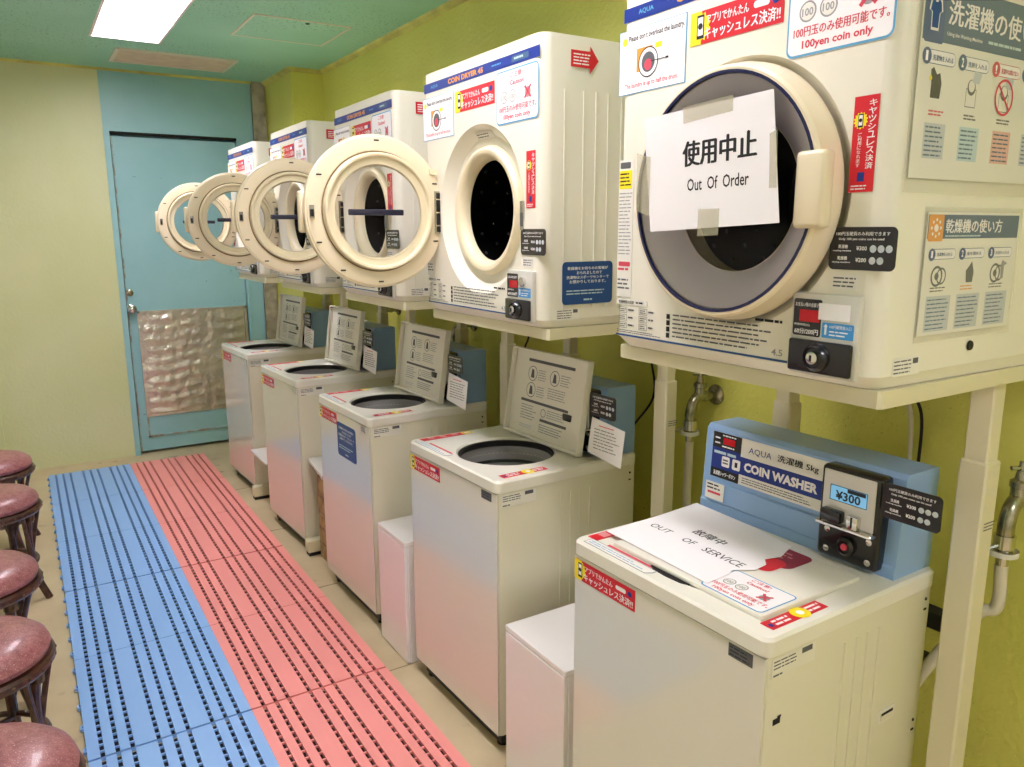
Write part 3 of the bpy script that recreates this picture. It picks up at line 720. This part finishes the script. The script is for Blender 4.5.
        Dd.rr(-.37, .25, -.155, .345, .02, M_mar); Dd.rr(-.30, .205, -.17, .28, .02, M_red, 1); Dd.micro(-.28, .285, -.175, .33, 3, M_pink, 2, .4, 3)
        Dd.text('お願い', -.24, .235, .04, .013, M_pink, 2, .02); Dd.build('lid_notice', t)
        Dd = top(H + .0102); Dd.rect(-.465, .302, -.38, .348, M_paper2); Dd.micro(-.46, .305, -.385, .345, 4, M_gry, 1, .4, 5); Dd.build('lid_sheet', t)
        m = MB(); m.prism([(.044, .235), (.05, .235), (.05, .345), (.044, .345), (.037, .33), (.034, .29), (.037, .25)], 'z', H - .001, H + .0012, M_hole)
        m.build('lid_grip', t, smooth=False)
    # rear control box
    m = MB(); f0, f1 = .412, .424
    m.prism([(f0 - .004, H - .002), (f0 - .004, .90), (f0, .905), (f1, 1.088), (f1 + .010, 1.098), (D - .006, 1.098), (D, 1.092), (D, H - .002)], 'y', .018, .548, M_boxb)
    cb = m.build('control_box', t, smooth=False)
    Vd = Vector((f1 - f0, 0, .183)).normalized()
    def face(off=0, th=.0006): return Decal((f0 - .0003 - off, 0, .905), (0, -1, 0), tuple(Vd), th)
    Dd = face(); ul, ur, vb, vt = -.525, -.19, .062, .178; w = ur - ul; h = vt - vb
    Dd.rect(ul, vb, ur, vt, M_paper2)
    Dd.rect(ul, vb + .22 * h, ur, vb + .60 * h, M_blue, 1)
    Dd.rect(ul, vb + .66 * h, ul + .27 * w, vt, M_blk, 2); Dd.rect(ul + .10 * w, vb + .76 * h, ul + .21 * w, vb + .9 * h, M_led, 3); Dd.micro(ul + .02 * w, vb + .72 * h, ul + .08 * w, vb + .94 * h, 2, M_paper, 3, .3, 3); Dd.micro(ul + .09 * w, vb + .92 * h, ul + .25 * w, vb + .97 * h, 1, M_paper, 3, .6, 4); Dd.micro(ul + .09 * w, vb + .68 * h, ul + .22 * w, vb + .73 * h, 1, M_paper, 3, .6, 5)
    Dd.rect(ul, vb + .20 * h, ul + .27 * w, vb + .66 * h, M_blue, 2)
    Dd.rect(ul, vb, ul + .27 * w, vb + .20 * h, M_blk, 2); Dd.text('洗濯槽シャワーボタン', ul + .03 * w, vb + .05 * h, .21 * w, .1 * h, M_paper, 3, .03)
    for a in (.10, .2): Dd.rr(ul + a * w, vb + .27 * h, ul + (a + .075) * w, vb + .5 * h, .004, M_paper, 3)
    Dd.rect(ul + .225 * w, vb + .33 * h, ul + .25 * w, vb + .44 * h, M_ink, 4); Dd.micro(ul + .11 * w, vb + .32 * h, ul + .165 * w, vb + .45 * h, 2, M_gry, 4, .5, 5); Dd.micro(ul + .02 * w, vb + .5 * h, ul + .25 * w, vb + .62 * h, 1, M_pblu, 3, .5, 6)
    Dd.text('AQUA', ul + .34 * w, vb + .70 * h, .2 * w, .15 * h, M_blue, 3, .0); Dd.text('洗濯機 5kg', ul + .59 * w, vb + .70 * h, .33 * w, .17 * h, M_ink, 3, .03)
    Dd.text('COIN WASHER', ul + .31 * w, vb + .31 * h, .62 * w, .2 * h, M_paper, 3, .05)
    Dd.micro(ul + .3 * w, vb + .04 * h, ul + .95 * w, vb + .19 * h, 3, M_gry, 3, .35, 7)
    Dd.build('control_label', cb)
    Dd = face(.0095); Dd.rect(-.528, .006, -.468, .05, M_paper2); Dd.micro(-.523, .03, -.475, .048, 2, M_ink, 1, .4, 3); Dd.rect(-.52, .02, -.478, .026, M_redt, 1); Dd.build('small_notice', cb)
    m = MB(); m.rbox(f0 - .006, f0 + .004, .185, .53, .905, .955, .002, M_boxb, 1); m.build('lower_fascia', cb)
    # coin unit
    m = MB(); m.rbox(.385, .43, .045, .186, .886, 1.090, .010, M_blk, 3); cu = m.build('coin_unit', t)
    m = MB(); m.rbox(.3815, .386, .056, .176, .970, 1.082, .002, M_grey, 1); m.build('coin_plate', cu)
    m = MB(); m.rbox(.366, .388, .050, .18, .962, .970, .002, M_chrome, 1)
    m.build('coin_tray', cu)
    Dd = front(.3812); Dd.rect(-.158, 1.018, -.072, 1.052, M_lcd); Dd.text('¥300', -.145, 1.022, .058, .02, M_ink, 1, .03); Dd.rect(-.118, 1.042, -.076, 1.050, M_ink, 1); Dd.frame(-.158, 1.018, -.072, 1.052, .0015, M_ink, 1); Dd.build('price_screen', cu)
    m = MB(); m.rbox(.362, .383, .12, .168, .974, 1.0, .004, M_blk, 2); m.build('coin_cup', cu)
    m = MB(); m.rbox(.366, .383, .082, .108, .97, 1.0, .004, M_chrome, 2); m.box(.3655, .367, .093, .097, .975, .998, M_ink); m.build('coin_slot', cu)
    m = MB(); m.lathe((.385, .112, .925), (-1, 0, 0), [(.021, 0), (.020, .008), (.014, .013), (.012, .009), (0, .009)], M_blk, 28); m.lathe((.376, .112, .925), (-1, 0, 0), [(.0075, 0), (.007, .004), (0, .004)], M_redt, 16)
    m.build('coin_lock', cu)
    m = MB()
    for b, z in ((.16, .95), (.16, .905), (.063, .95), (.063, .905)): m.lathe((.386, b, z), (-1, 0, 0), [(.0075, 0), (.007, .003), (.003, .0045), (0, .0045)], M_chrome, 12)
    m.build('coin_unit_screw', cu)
    # black price plate fixed at the near corner of the box
    Dd = Decal((.372, 0, 0), (0, -1, 0), (0, 0, 1), .002)
    art_price(Dd, -.034, 1.020, .083, 1.092); Dd.build('price_plate', cu)
    # stickers on the front
    Dd = front(.0034); art_cashless(Dd, -.555, .781, -.345, .83); Dd.build('cashless_sticker', t)
    Dd = front(.0034); Dd.rect(-.089, .808, -.033, .834, M_gry if k <= 2 else M_grey); Dd.micro(-.086, .81, -.037, .832, 3, M_ink, 1, .35, 4); Dd.build('model_label', t)
    if k in (3,):
        Dd = front(.003); art_blue_notice(Dd, -.345, .655, -.145, .80, [('洗濯機をお待ちのお客様が', .1, .9), ('おられましたので', .28, .78), ('洗濯物はスポーツセンターで', .08, .92), ('お預かりしております。', .14, .86)]); Dd.build('blue_notice_sticker', t)
    Dd = side(.0025); Dd.rect(.018, .797, .14, .835, M_creamt); Dd.micro(.022, .812, .09, .832, 3, M_gry, 1, .4, 5); Dd.rect(.1, .822, .13, .833, M_gry, 1); Dd.micro(.022, .798, .05, .804, 1, M_gry, 1, .6, 5); Dd.build('rating_label', t)
    if k == 1:
        Dd = side(.0025); Dd.rect(.03, .70, .05, .712, M_ink); Dd.rect(.042, .712, .052, .716, M_ink, 0); Dd.build('tape_scrap', t)
    # stickers on top
    Dd = top(H + .0002); Dd.rect(-.548, .035, -.515, .20, M_red); Dd.micro(-.545, .05, -.518, .19, 3, M_pink, 1, .5, 3)
    Dd.poly([(-.532 + .018 * math.cos(i * PI / 8), .215 + .022 * math.sin(i * PI / 8)) for i in range(16)], M_yel, 1); Dd.rect(-.538, .205, -.527, .226, M_paper, 2); Dd.build('far_top_sticker', t)
    Dd = top(H + .0002); Dd.poly([(-.53, .008), (-.325, .008), (-.315, .022), (-.315, .036), (-.53, .036)], M_lgry); Dd.poly([(-.528, .010), (-.327, .010), (-.318, .023), (-.318, .034), (-.528, .034)], M_paper2, 1)
    Dd.rect(-.48, .038, -.33, .045, M_redt, 0); Dd.micro(-.52, .014, -.34, .03, 2, M_lblue, 2, .3, 3); Dd.build('front_top_sticker', t)
    Dd = Decal((0, 0, H + .0002), (1, 0, 0), (0, 1, 0)); Dd.rect(.04, .022, .20, .052, M_red); Dd.circ(.135, .037, .02, M_yel, 1); Dd.circ(.135, .037, .008, M_paper, 2)
    Dd.micro(.06, .026, .115, .048, 2, M_paper, 1, .5, 4); Dd.micro(.155, .026, .195, .048, 2, M_paper, 1, .5, 6); Dd.rect(.046, .03, .055, .04, M_blue, 1)
    Dd.build('near_top_sticker', t)
    return t
WS = [(-.0295, .737, .0142), (.0195, 1.737, .0278), (.003, 2.66, .0245), (.0013, 3.577, .045), (.0058, 4.558, .045)]
WL = ['nearest washer, lid shut under an out of service paper', 'washer with raised lid, second from the viewer, no blue sticker on its front', 'washer with a blue notice sticker on its front, lid raised', 'fourth washer from the viewer, between the blue stickered one and the end one', 'end washer beside the teal door, lid raised']
for i, (a, b, c) in enumerate(WS): make_washer(i + 1, a, b, c, WL[i], i > 0)

# notes hanging on the coin units of the four open washers
NL = ['white note card on the washer second from the viewer', 'white note card on the washer with the blue front sticker', 'white note card on the fourth washer from the viewer', 'white note card on the end washer beside the door']
for i in range(1, 5):
    x, y, r = WS[i]
    Dd = Decal((0, 0, 0), (0, -1, 0), (.08, 0, 1), .0008)
    Dd.poly([(-.045, .005), (.112, -.012), (.118, .102), (-.035, .118)], M_paper); Dd.micro(-.02, .02, .1, .09, 7, M_gry, 1, .25, i)
    Dd.text('', 0, 0, 1, 1, M_ink)
    Dd.rect(.0, .095, .07, .098, M_redt, 1)
    o = Dd.build('note_card'); o.location = (x + .362, y, .898); o.rotation_euler = (0, 0, r)
    tag(o, NL[i - 1], 'paper note', 'note cards on the coin units')

# out of order / out of service papers, posters
Dd = Decal((-.0215, 0, 0), (0, -1, 0), (0.0, 0, 1), .0006)
Dd.poly([(-1.108, 1.792), (-1.080, 1.580), (-.776, 1.594), (-.803, 1.803)], M_paper)
Dd.text('使用中止', -.998, 1.695, .168, .044, M_ink, 1, .045, ang=.035); Dd.text('Out  Of  Order', -.985, 1.652, .142, .022, M_ink, 1, .01, ang=.035)
p = Dd.build('out_of_order_sign'); tag(p, 'white out of order paper taped on the shut dryer door', 'paper sign')
Dd = Decal((-.0226, 0, 0), (0, -1, 0), (0, 0, 1), .0003)
for tp in ([(-1.0, 1.772), (-.885, 1.780), (-.886, 1.806), (-1.003, 1.80)], [(-.955, 1.572), (-.905, 1.574), (-.905, 1.62), (-.955, 1.62)], [(-1.122, 1.62), (-1.085, 1.61), (-1.085, 1.72), (-1.125, 1.73)], [(-.80, 1.65), (-.785, 1.65), (-.79, 1.74), (-.805, 1.735)]):
    Dd = Decal((-.0226, 0, 0), (0, -1, 0), (0, 0, 1), .0003); Dd.poly(tp, M_tape); Dd.build('adhesive_tape', p)


zt = .8895
Dd = Decal((0, 0, zt), (0, -1, 0), (1, 0, 0), .0008)
Dd.poly([(-1.262, .035), (-.94, .03), (-.945, .10), (-.955, .12), (-.93, .16), (-.935, .2), (-.955, .22), (-.945, .26), (-.96, .3), (-.968, .325), (-1.10, .345), (-1.285, .352), (-1.27, .2)], M_paper)
Dd.text('OUT', -1.235, .142, .062, .022, M_ink, 1, .0, ang=.02); Dd.text('OF', -1.13, .142, .035, .022, M_ink, 1, .0); Dd.text('SERVICE', -1.065, .140, .11, .024, M_ink, 1, .0)
Dd.text('故障中', -1.15, .195, .092, .03, M_ink, 1, .02)
p = Dd.build('out_of_service_sign'); tag(p, 'torn white out of service paper lying on the nearest washer lid', 'paper sign')

def poster_base(x0, x1, z0, z1, yy): 
    D_ = Decal((0, yy, 0), (1, 0, 0), (0, 0, 1), .0008); D_.rect(x0, z0, x1, z1, M_paper2); return D_
Y1 = .6315
Dd = poster_base(.085, .505, 1.66, 1.957, Y1)
Dd.rect(.088, 1.858, .502, 1.94, M_hdr, 1); Dd.rr(.092, 1.855, .142, 1.935, .004, M_navy, 2)
shirt = [(.103, 1.915), (.11, 1.92), (.114, 1.914), (.12, 1.914), (.124, 1.92), (.131, 1.915), (.135, 1.9), (.128, 1.897), (.127, 1.872), (.107, 1.872), (.106, 1.897), (.099, 1.9)]
Dd.poly(shirt, M_paper, 3); Dd.poly([(.117 + (a - .117) * .82, 1.896 + (b - 1.896) * .84) for a, b in shirt], M_navy, 4)
Dd.text('洗濯機の使い方', .152, 1.885, .30, .036, M_paper, 2, .03); Dd.text('Using the Washing Machine', .152, 1.868, .10, .007, M_paper, 2, .01); Dd.micro(.27, 1.869, .4, 1.876, 1, M_pblu, 2, .6, 3)
for i, (x, tx, bc, mc) in enumerate(((.092, '洗濯物を入れる', M_pgry, M_navy), (.19, '洗剤を入れる', M_pblu, M_hdr), (.29, '洗濯中は開けない', M_ppnk, M_redt), (.385, 'お金を入れる', M_pgry, M_navy))):
    Dd.rr(x + .012, 1.826, x + .09, 1.846, .009, mc, 1); Dd.rr(x + .013, 1.827, x + .089, 1.845, .008, M_paper, 2); Dd.circ(x + .012, 1.836, .012, mc, 3); Dd.text(str(min(i + 1, 3)) if i < 2 else ('!' if i == 2 else '3'), x + .0085, 1.829, .006, .014, M_paper, 4, .03)
    Dd.text(tx, x + .028, 1.831, .055, .008, mc, 3, .03)
    if i == 0:
        Dd.poly([(x + .03, 1.778), (x + .055, 1.778), (x + .058, 1.80), (x + .052, 1.815), (x + .044, 1.812), (x + .034, 1.822), (x + .027, 1.818), (x + .03, 1.80)], M_ink, 1); Dd.circ(x + .027, 1.806, .004, M_yel, 2)
    else:
        Dd.frame(x + .03, 1.772, x + .06, 1.80, .0012, M_gry, 1); Dd.circ(x + .045, 1.802, .012, M_gry, 1); Dd.circ(x + .045, 1.804, .009, M_paper2, 2); Dd.poly([(x + .045, 1.81), (x + .065, 1.808), (x + .072, 1.825), (x + .05, 1.828)], M_pgry, 3)
    if i == 2: Dd.ring(x + .045, 1.795, .029, .004, M_redt, 4); Dd.line(x + .027, 1.812, x + .063, 1.777, .004, M_redt, 4)
    Dd.micro(x + .03, 1.752, x + .072, 1.762, 2, M_redt if i == 0 else M_gry, 1, .5, i)
    Dd.rect(x + .022, 1.69, x + .08, 1.742, bc, 1); Dd.micro(x + .026, 1.692, x + .078, 1.74, 7, M_hdr, 2, .35, i + 4)
Dd2 = Decal((0, Y1, 0), (1, 0, 0), (0, 0, 1), .0016); Dd2.poly([(.075, 1.638), (.515, 1.638), (.515, 1.975), (.075, 1.975)], M_film)
p = Dd.build('washer_poster'); tag(p, 'laminated washer instruction poster, upper one on the dryer side', 'poster'); Dd2.build('laminate_cover', p)
Dd = poster_base(.15, .436, 1.412, 1.61, Y1)
Dd.rect(.152, 1.568, .434, 1.606, M_hdr, 1); Dd.rr(.154, 1.564, .196, 1.606, .003, M_org, 2); Dd.circ(.175, 1.585, .006, M_paper, 3)
for q in range(8): Dd.circ(.175 + .013 * math.cos(q * PI / 4), 1.585 + .013 * math.sin(q * PI / 4), .0026, M_paper, 3, 8)
Dd.text('乾燥機の使い方', .203, 1.577, .175, .022, M_paper, 2, .03); Dd.micro(.203, 1.57, .34, 1.574, 1, M_pblu, 2, .6, 3)
for i, (x, tx) in enumerate(((.16, '洗濯物を入れる'), (.25, '扉を閉める'), (.342, 'お金を入れる'))):
    Dd.rr(x + .01, 1.535, x + .08, 1.552, .008, M_hdr, 1); Dd.rr(x + .011, 1.536, x + .079, 1.551, .007, M_paper, 2); Dd.circ(x + .01, 1.543, .010, M_navy, 3); Dd.text(str(i + 1), x + .0075, 1.538, .005, .011, M_paper, 4, .03); Dd.text(tx, x + .024, 1.54, .045, .006, M_hdr, 3, .03)
    if i != 1:
        Dd.ring(x + .03, 1.508, .017, .004, M_gry, 1); Dd.ring(x + .043, 1.508, .014, .003, M_gry, 2); Dd.circ(x + .03, 1.508, .006, M_gry, 1)
        if i == 2: Dd.poly([(x + .05, 1.498), (x + .058, 1.498), (x + .058, 1.52), (x + .068, 1.524), (x + .05, 1.53), (x + .046, 1.52)], M_lgry, 3)
    else: Dd.poly([(x + .03, 1.495), (x + .05, 1.495), (x + .052, 1.512), (x + .044, 1.53), (x + .036, 1.522), (x + .027, 1.515)], M_gry, 1)
    Dd.micro(x + .014, 1.482, x + .06, 1.492, 2, M_org if i == 1 else M_gry, 1, .4, i)
    Dd.rect(x + .006, 1.418, x + .078, 1.476, M_pgry, 1); Dd.micro(x + .01, 1.42, x + .075, 1.474, 8, M_hdr, 2, .3, i + 9)
Dd2 = Decal((0, Y1, 0), (1, 0, 0), (0, 0, 1), .0016); Dd2.rect(.142, 1.402, .444, 1.618, M_film)
p = Dd.build('dryer_poster'); tag(p, 'laminated dryer instruction poster, lower one on the dryer side', 'poster'); Dd2.build('laminate_cover', p)
m = MB(); m.lathe((.322, .634, 1.384), (0, -1, 0), [(0, 0), (.009, 0), (.008, .003), (0, .003)], M_blkm, 16)
o = m.build('side_plug'); o.parent = [q for q in bpy.data.objects if q.name == 'tumble_dryer'][0]; o.location = (-.052, -.635, -1.33)

# ------------------------------------------------------------------ low cabinets, racks, box
def low_cabinet(x0, x1, y0, y1, h, label):
    t = thing('low_cabinet', ((x0 + x1) / 2, (y0 + y1) / 2, 0), label, 'cabinet', 'white filler cabinets between washers')
    X = (x1 - x0) / 2; Y = (y1 - y0) / 2
    m = MB(); m.rbox(-X + .012, X, -Y, Y, .0, h - .016, .002, M_white, 1); m.build('carcass', t)
    m = MB(); m.rbox(-X, X, -Y, Y, h - .016, h, .002, M_white, 1); m.build('cabinet_top', t)
    m = MB(); m.rbox(-X - .001, -X + .012, -Y + .002, Y - .002, .004, h - .018, .002, M_white, 1); m.build('cabinet_front', t)
low_cabinet(.0, .45, 1.372, 1.662, .479, 'glossy white low cabinet between the nearest two washers')
low_cabinet(.0, .45, 2.352, 2.60, .479, 'glossy white low cabinet beside the washer with the blue front sticker')
t = thing('low_rack', (.2, 3.4, 0), 'white open rack holding a cardboard box between washers', 'rack')
m = MB(); m.prism([(-.205, -.165), (.25, -.165), (.25, .16), (-.165, .16)], 'z', .475, .49, M_white); m.build('rack_top', t, smooth=False)
m = MB(); m.rbox(-.10, .24, -.155, -.143, 0, .475, .002, M_white, 1); m.build('side_panel', t)
m = MB(); m.rbox(.22, .24, -.143, .15, 0.1, .475, .002, M_white, 1); m.build('back_panel', t)
m = MB(); m.rbox(.05, .40, 3.30, 3.49, .0, .42, .004, M_card, 1)
for z in (.08, .16, .24, .32): m.box(.0495, .4, 3.299, 3.3, z, z + .004, M_bind); m.box(.049, .0505, 3.31, 3.48, z, z + .004, M_bind)
tag(m.build('cardboard_box'), 'brown cardboard box inside the white open rack', 'cardboard box')
t = thing('low_rack', (.2, 4.37, 0), 'small white open rack beside the end washer', 'rack')
m = MB(); m.rbox(-.21, .22, -.165, .175, .288, .302, .003, M_white, 1); m.build('rack_top', t)
m = MB(); m.rbox(-.10, .22, -.155, -.143, 0, .288, .002, M_white, 1); m.build('side_panel', t)
m = MB(); m.rbox(.19, .21, -.143, .115, 0, .288, .002, M_white, 1); m.build('back_panel', t)

# ------------------------------------------------------------------ floor mats
def mat_mesh(M, M_slotsh):
    m = MB(); Wm, Lm, h = .482, .66, .016
    fr = [.084, .17, .256, .41, .50, .59, .744, .83, .916]; sw = .0125
    xs = [0]
    for a in fr: xs += [a * Wm - sw / 2, a * Wm + sw / 2]
    xs.append(Wm)
    for i in range(0, len(xs), 2): m.box(xs[i], xs[i + 1], .002, Lm - .002, .0, h, M)
    m.box(.004, Wm - .004, .003, Lm - .003, .001, .003, M_slotsh)  # dark sheet added as painted shade inside the slots
    n = 18; p = Lm / n
    for a in fr:
        x = a * Wm
        for j in range(n + 1):
            y0 = max(.002, j * p - .003); y1 = min(Lm - .002, j * p + .003); m.box(x - sw / 2 - .001, x + sw / 2 + .001, y0, y1, h * .4, h - .003, M)
    for a in (.0,):
        for j in range(5):
            y = (j + .5) * Lm / 5; m.box(-.006, .0, y - .012, y - .007, .003, h - .003, M); m.box(-.006, .0, y + .007, y + .012, .003, h - .003, M); m.prism([(-.004, y - .014), (-.010, y - .009), (-.010, y + .009), (-.004, y + .014)], 'z', .003, h - .003, M)
    me = m.build('x', smooth=False)
    d = me.data; bpy.data.objects.remove(me); d.name = 'mat_tile'
    return d
X0 = -.5666
M_slotshb = mat('mat_slot_shade_navy', '151d2e', .8); M_slotshr = mat('mat_slot_shade_maroon', '35100f', .8)  # slot shade put into colour, one tone per mat
words_ = ['farthest', 'second', 'third', 'fourth', 'fifth', 'sixth', 'nearest']
for c, (M, M_slotsh, nm, xx) in enumerate(((M_fabblue, M_slotshb, 'blue', X0 - .4822), (M_fabred, M_slotshr, 'pink red', X0))):
    d = mat_mesh(M, M_slotsh)
    for i in range(6):
        o = bpy.data.objects.new('floor_mat', d); COL.objects.link(o)
        gap = .004 if (i + 1) % 2 == 0 and i > 0 else 0
        o.location = (xx, 5.667 - .6606 * (i + 1), 0); o.scale = (1, .992 if i in (3, 5) else 1.003, 1)
        w = words_[i]
        lab = '%s slotted floor mat tile, the %s from the teal door' % (nm, w) if 0 < i < 5 else ('%s slotted floor mat tile, closest to the teal door' % nm if i == 0 else '%s slotted floor mat tile, the farthest from the teal door' % nm)
        tag(o, lab, 'floor mat', nm + ' slotted floor mats')

# ------------------------------------------------------------------ stools
def make_stool(x, y, rz, label):
    t = thing('stool', (x, y, 0), label, 'stool', 'maroon stools in a row', rz)
    m = MB(); m.lathe((0, 0, 0), (0, 0, 1), [(0, .498), (.07, .497), (.13, .490), (.17, .477), (.192, .458), (.198, .442), (.194, .428), (.18, .42), (0, .42)], M_leath, 56); m.build('seat', t)
    m = MB(); m.lathe((0, 0, 0), (0, 0, 1), [(.170, .42), (.200, .421), (.207, .413), (.207, .400), (.200, .391), (.17, .391), (.17, .42)], M_rattan, 56)
    for i in range(28):
        a = 2 * PI * i / 28; p = Vector((.2075 * math.cos(a), .2075 * math.sin(a), .406))
        m.lathe(tuple(p), (math.cos(a), math.sin(a), 0), [(.0055, -.001), (.004, .0015), (0, .002)], M_bind, 8)
    m.build('seat_rim', t)
    for i in range(4):
        a = PI / 4 + i * PI / 2; ca, sa = math.cos(a), math.sin(a)
        m = MB()
        m.tube(spline([(.172 * ca, .172 * sa, .40), (.16 * ca, .16 * sa, .28), (.17 * ca, .17 * sa, .12), (.215 * ca, .215 * sa, 0)]), .015, M_rattan, 10)
        m.tube([(.173 * ca, .173 * sa, .392), (.171 * ca, .171 * sa, .36)], .0215, M_bind, 10)
        m.build('leg', t)
        m = MB(); b = a + .34; e = a - .34
        for q in (b, e): m.tube(spline([(.190 * math.cos(q), .190 * math.sin(q), .395), (.172 * math.cos((q + a) / 2), .172 * math.sin((q + a) / 2), .29), (.165 * ca, .165 * sa, .2)]), .0085, M_rattan, 8)
        m.build('brace', t)
    m = MB(); m.tube([(.165 * math.cos(2 * PI * i / 32), .165 * math.sin(2 * PI * i / 32), .16) for i in range(33)], .009, M_rattan, 8, caps=False)
    for s in (1, -1): m.tube(spline([(-.165 * .707, -.165 * .707 * s, .15), (0, 0, .19), (.165 * .707, .165 * .707 * s, .15)]), .009, M_rattan, 8)
    m.build('stretcher', t)
SL = ['maroon vinyl stool nearest the viewer, cut by the frame', 'maroon vinyl stool, second in the row from the viewer', 'maroon vinyl stool, third and middle one of the row', 'maroon vinyl stool, fourth in the row from the viewer', 'maroon vinyl stool farthest in the row, by the far wall']
for i, (x, y, r) in enumerate(((-1.265, 1.74, .1), (-1.300, 2.36, .3), (-1.317, 2.94, -.1), (-1.298, 3.80, .31), (-1.312, 4.45, -.2))): make_stool(x, y, r, SL[i])

# ------------------------------------------------------------------ taps and hoses
def make_tap(y, z, label, hose_end, hl, xw=XW):
    t = thing('water_tap', (xw, y, z), label, 'water tap', 'wall taps with washer hoses')
    m = MB(); m.lathe((0, 0, 0), (-1, 0, 0), [(0, -.001), (.034, 0), (.032, .006), (.02, .014), (.012, .016)], M_brass, 28)
    m.tube([(-.01, 0, 0), (-.06, 0, 0)], .0125, M_brass, 16); m.build('wall_flange', t)
    m = MB(); m.tube(spline([(-.045, 0, 0), (-.075, .0, .004), (-.10, .0, -.012), (-.112, 0, -.045), (-.112, 0, -.07)]), [.017] * 33, M_brass, 16)
    m.lathe((-.075, 0, 0), (0, 0, 1), [(.017, 0), (.017, .03), (.02, .032), (.02, .045), (.012, .05), (.008, .07)], M_brass, 20); m.build('tap_body', t)
    m = MB(); m.lathe((-.075, 0, .06), (0, 0, 1), [(.006, 0), (.006, .03), (0, .03)], M_steel, 12); m.tube([(-.095, .012, .075), (-.055, -.012, .075)], .005, M_steel, 8); m.build('tap_spindle', t)
    m = MB(); m.lathe((-.112, 0, -.07), (0, 0, -1), [(0, 0), (.021, 0), (.021, .03), (.017, .035), (.022, .036), (.022, .044), (.013, .05), (.013, .07)], M_chrome, 20)
    m.lathe((-.112, 0, -.104), (0, 0, -1), [(.03, 0), (.03, .012), (.018, .016)], M_creamt, 20); m.tube([(-.125, .0, -.09), (-.17, .03, -.11)], .004, M_steel, 6); m.build('hose_coupling', t)
    a = Vector((xw - .112, y, z - .14)); m = MB()
    m.tube(spline([tuple(a), (a.x, a.y, a.z - .10)] + hose_end), .0135, M_hose, 12)
    tag(m.build('water_hose'), hl, 'hose', 'pale hoses from the wall taps')
make_tap(1.65, 1.06, 'brass wall tap above the nearest washer', [(.69, 1.65, .70), (.68, 1.60, .4), (.60, 1.45, .12)], 'pale straight hose under the tap by the nearest washer')
make_tap(.70, 1.0, 'wall tap at the near end, past the bare stand leg', [(.67, .74, .72), (.60, .83, .5), (.57, .9, .2), (.58, .95, .1)], 'pale curved hose passing behind the bare stand leg')
make_tap(3.24, 1.13, 'small wall tap just above the blue box of the blue stickered washer', [(.69, 3.24, .7), (.68, 3.24, .02)], 'pale hose hanging behind the blue stickered washer')
make_tap(4.14, 1.13, 'small wall tap above the blue box of the fourth washer', [(.69, 4.14, .7), (.68, 4.14, .02)], 'pale hose hanging behind the fourth washer')
m = MB(); m.tube(spline([(.77, .98, 1.29), (.765, .985, 1.2), (.78, .96, 1.12), (.775, .955, .9), (.76, .93, .5)]), .004, M_black_cord, 8)
tag(m.build('power_cord'), 'thin dark cord on the wall behind the nearest washer', 'cord')
m = MB(); m.tube(spline([(.77, 1.01, 1.29), (.76, 1.02, 1.22), (.775, .985, 1.12), (.77, .98, .9), (.75, 1.0, .5)]), .006, M_hose, 8)
tag(m.build('power_cord'), 'pale cord on the wall behind the nearest washer', 'cord')
m = MB(); m.tube(spline([(.785, 1.93, 1.29), (.78, 1.94, 1.15), (.785, 1.93, 1.0), (.76, 2.05, .8), (.74, 2.0, .5)]), .004, M_black_cord, 8)
tag(m.build('power_cord'), 'dark cord on the wall behind the washer second from the viewer', 'cord')
m = MB(); m.tube(spline([(.785, 2.72, 1.29), (.77, 2.7, 1.15), (.77, 2.76, 1.0), (.78, 2.7, .7)]), .004, M_black_cord, 8)
tag(m.build('power_cord'), 'dark cord hanging behind the blue stickered washer', 'cord')
m = MB(); m.box(.62, .66, .80, 1.28, .57, .60, M_blkm); m.box(.66, .70, .80, 1.28, .66, .70, M_blkm)
tag(m.build('wall_rail', smooth=False), 'dark horizontal rail low behind the nearest washer', 'rail')

# ------------------------------------------------------------------ light, camera
w = bpy.data.worlds.new('world'); SC.world = w; w.use_nodes = True
w.node_tree.nodes['Background'].inputs[0].default_value = (1, 1, 1, 1); w.node_tree.nodes['Background'].inputs[1].default_value = .3
cd = bpy.data.cameras.new('camera'); cam = bpy.data.objects.new('camera', cd); COL.objects.link(cam); SC.camera = cam
cd.sensor_width = 36; cd.lens = 773.4858 / 1024 * 36; cd.clip_start = .02
y_, p_, r_ = .5621, .1952, -.0033
F = Vector((math.sin(y_) * math.cos(p_), math.cos(y_) * math.cos(p_), -math.sin(p_))); Rt = Vector((math.cos(y_), -math.sin(y_), 0)); U = Rt.cross(F)
R2 = Rt * math.cos(r_) + U * math.sin(r_); U2 = -Rt * math.sin(r_) + U * math.cos(r_)
cam.matrix_world = Matrix(((R2.x, U2.x, -F.x, -1.0663), (R2.y, U2.y, -F.y, -.0716), (R2.z, U2.z, -F.z, 1.5832), (0, 0, 0, 1)))
SC.view_settings.view_transform = 'Standard'; SC.view_settings.look = 'None'; SC.view_settings.gamma = 1; SC.view_settings.use_curve_mapping = False
SC.view_settings.exposure = 1.3
SC.cycles.use_denoising = True
SC.cycles.max_bounces = 10; SC.cycles.diffuse_bounces = 6; SC.cycles.transparent_max_bounces = 16
SC.cycles.sample_clamp_indirect = 6
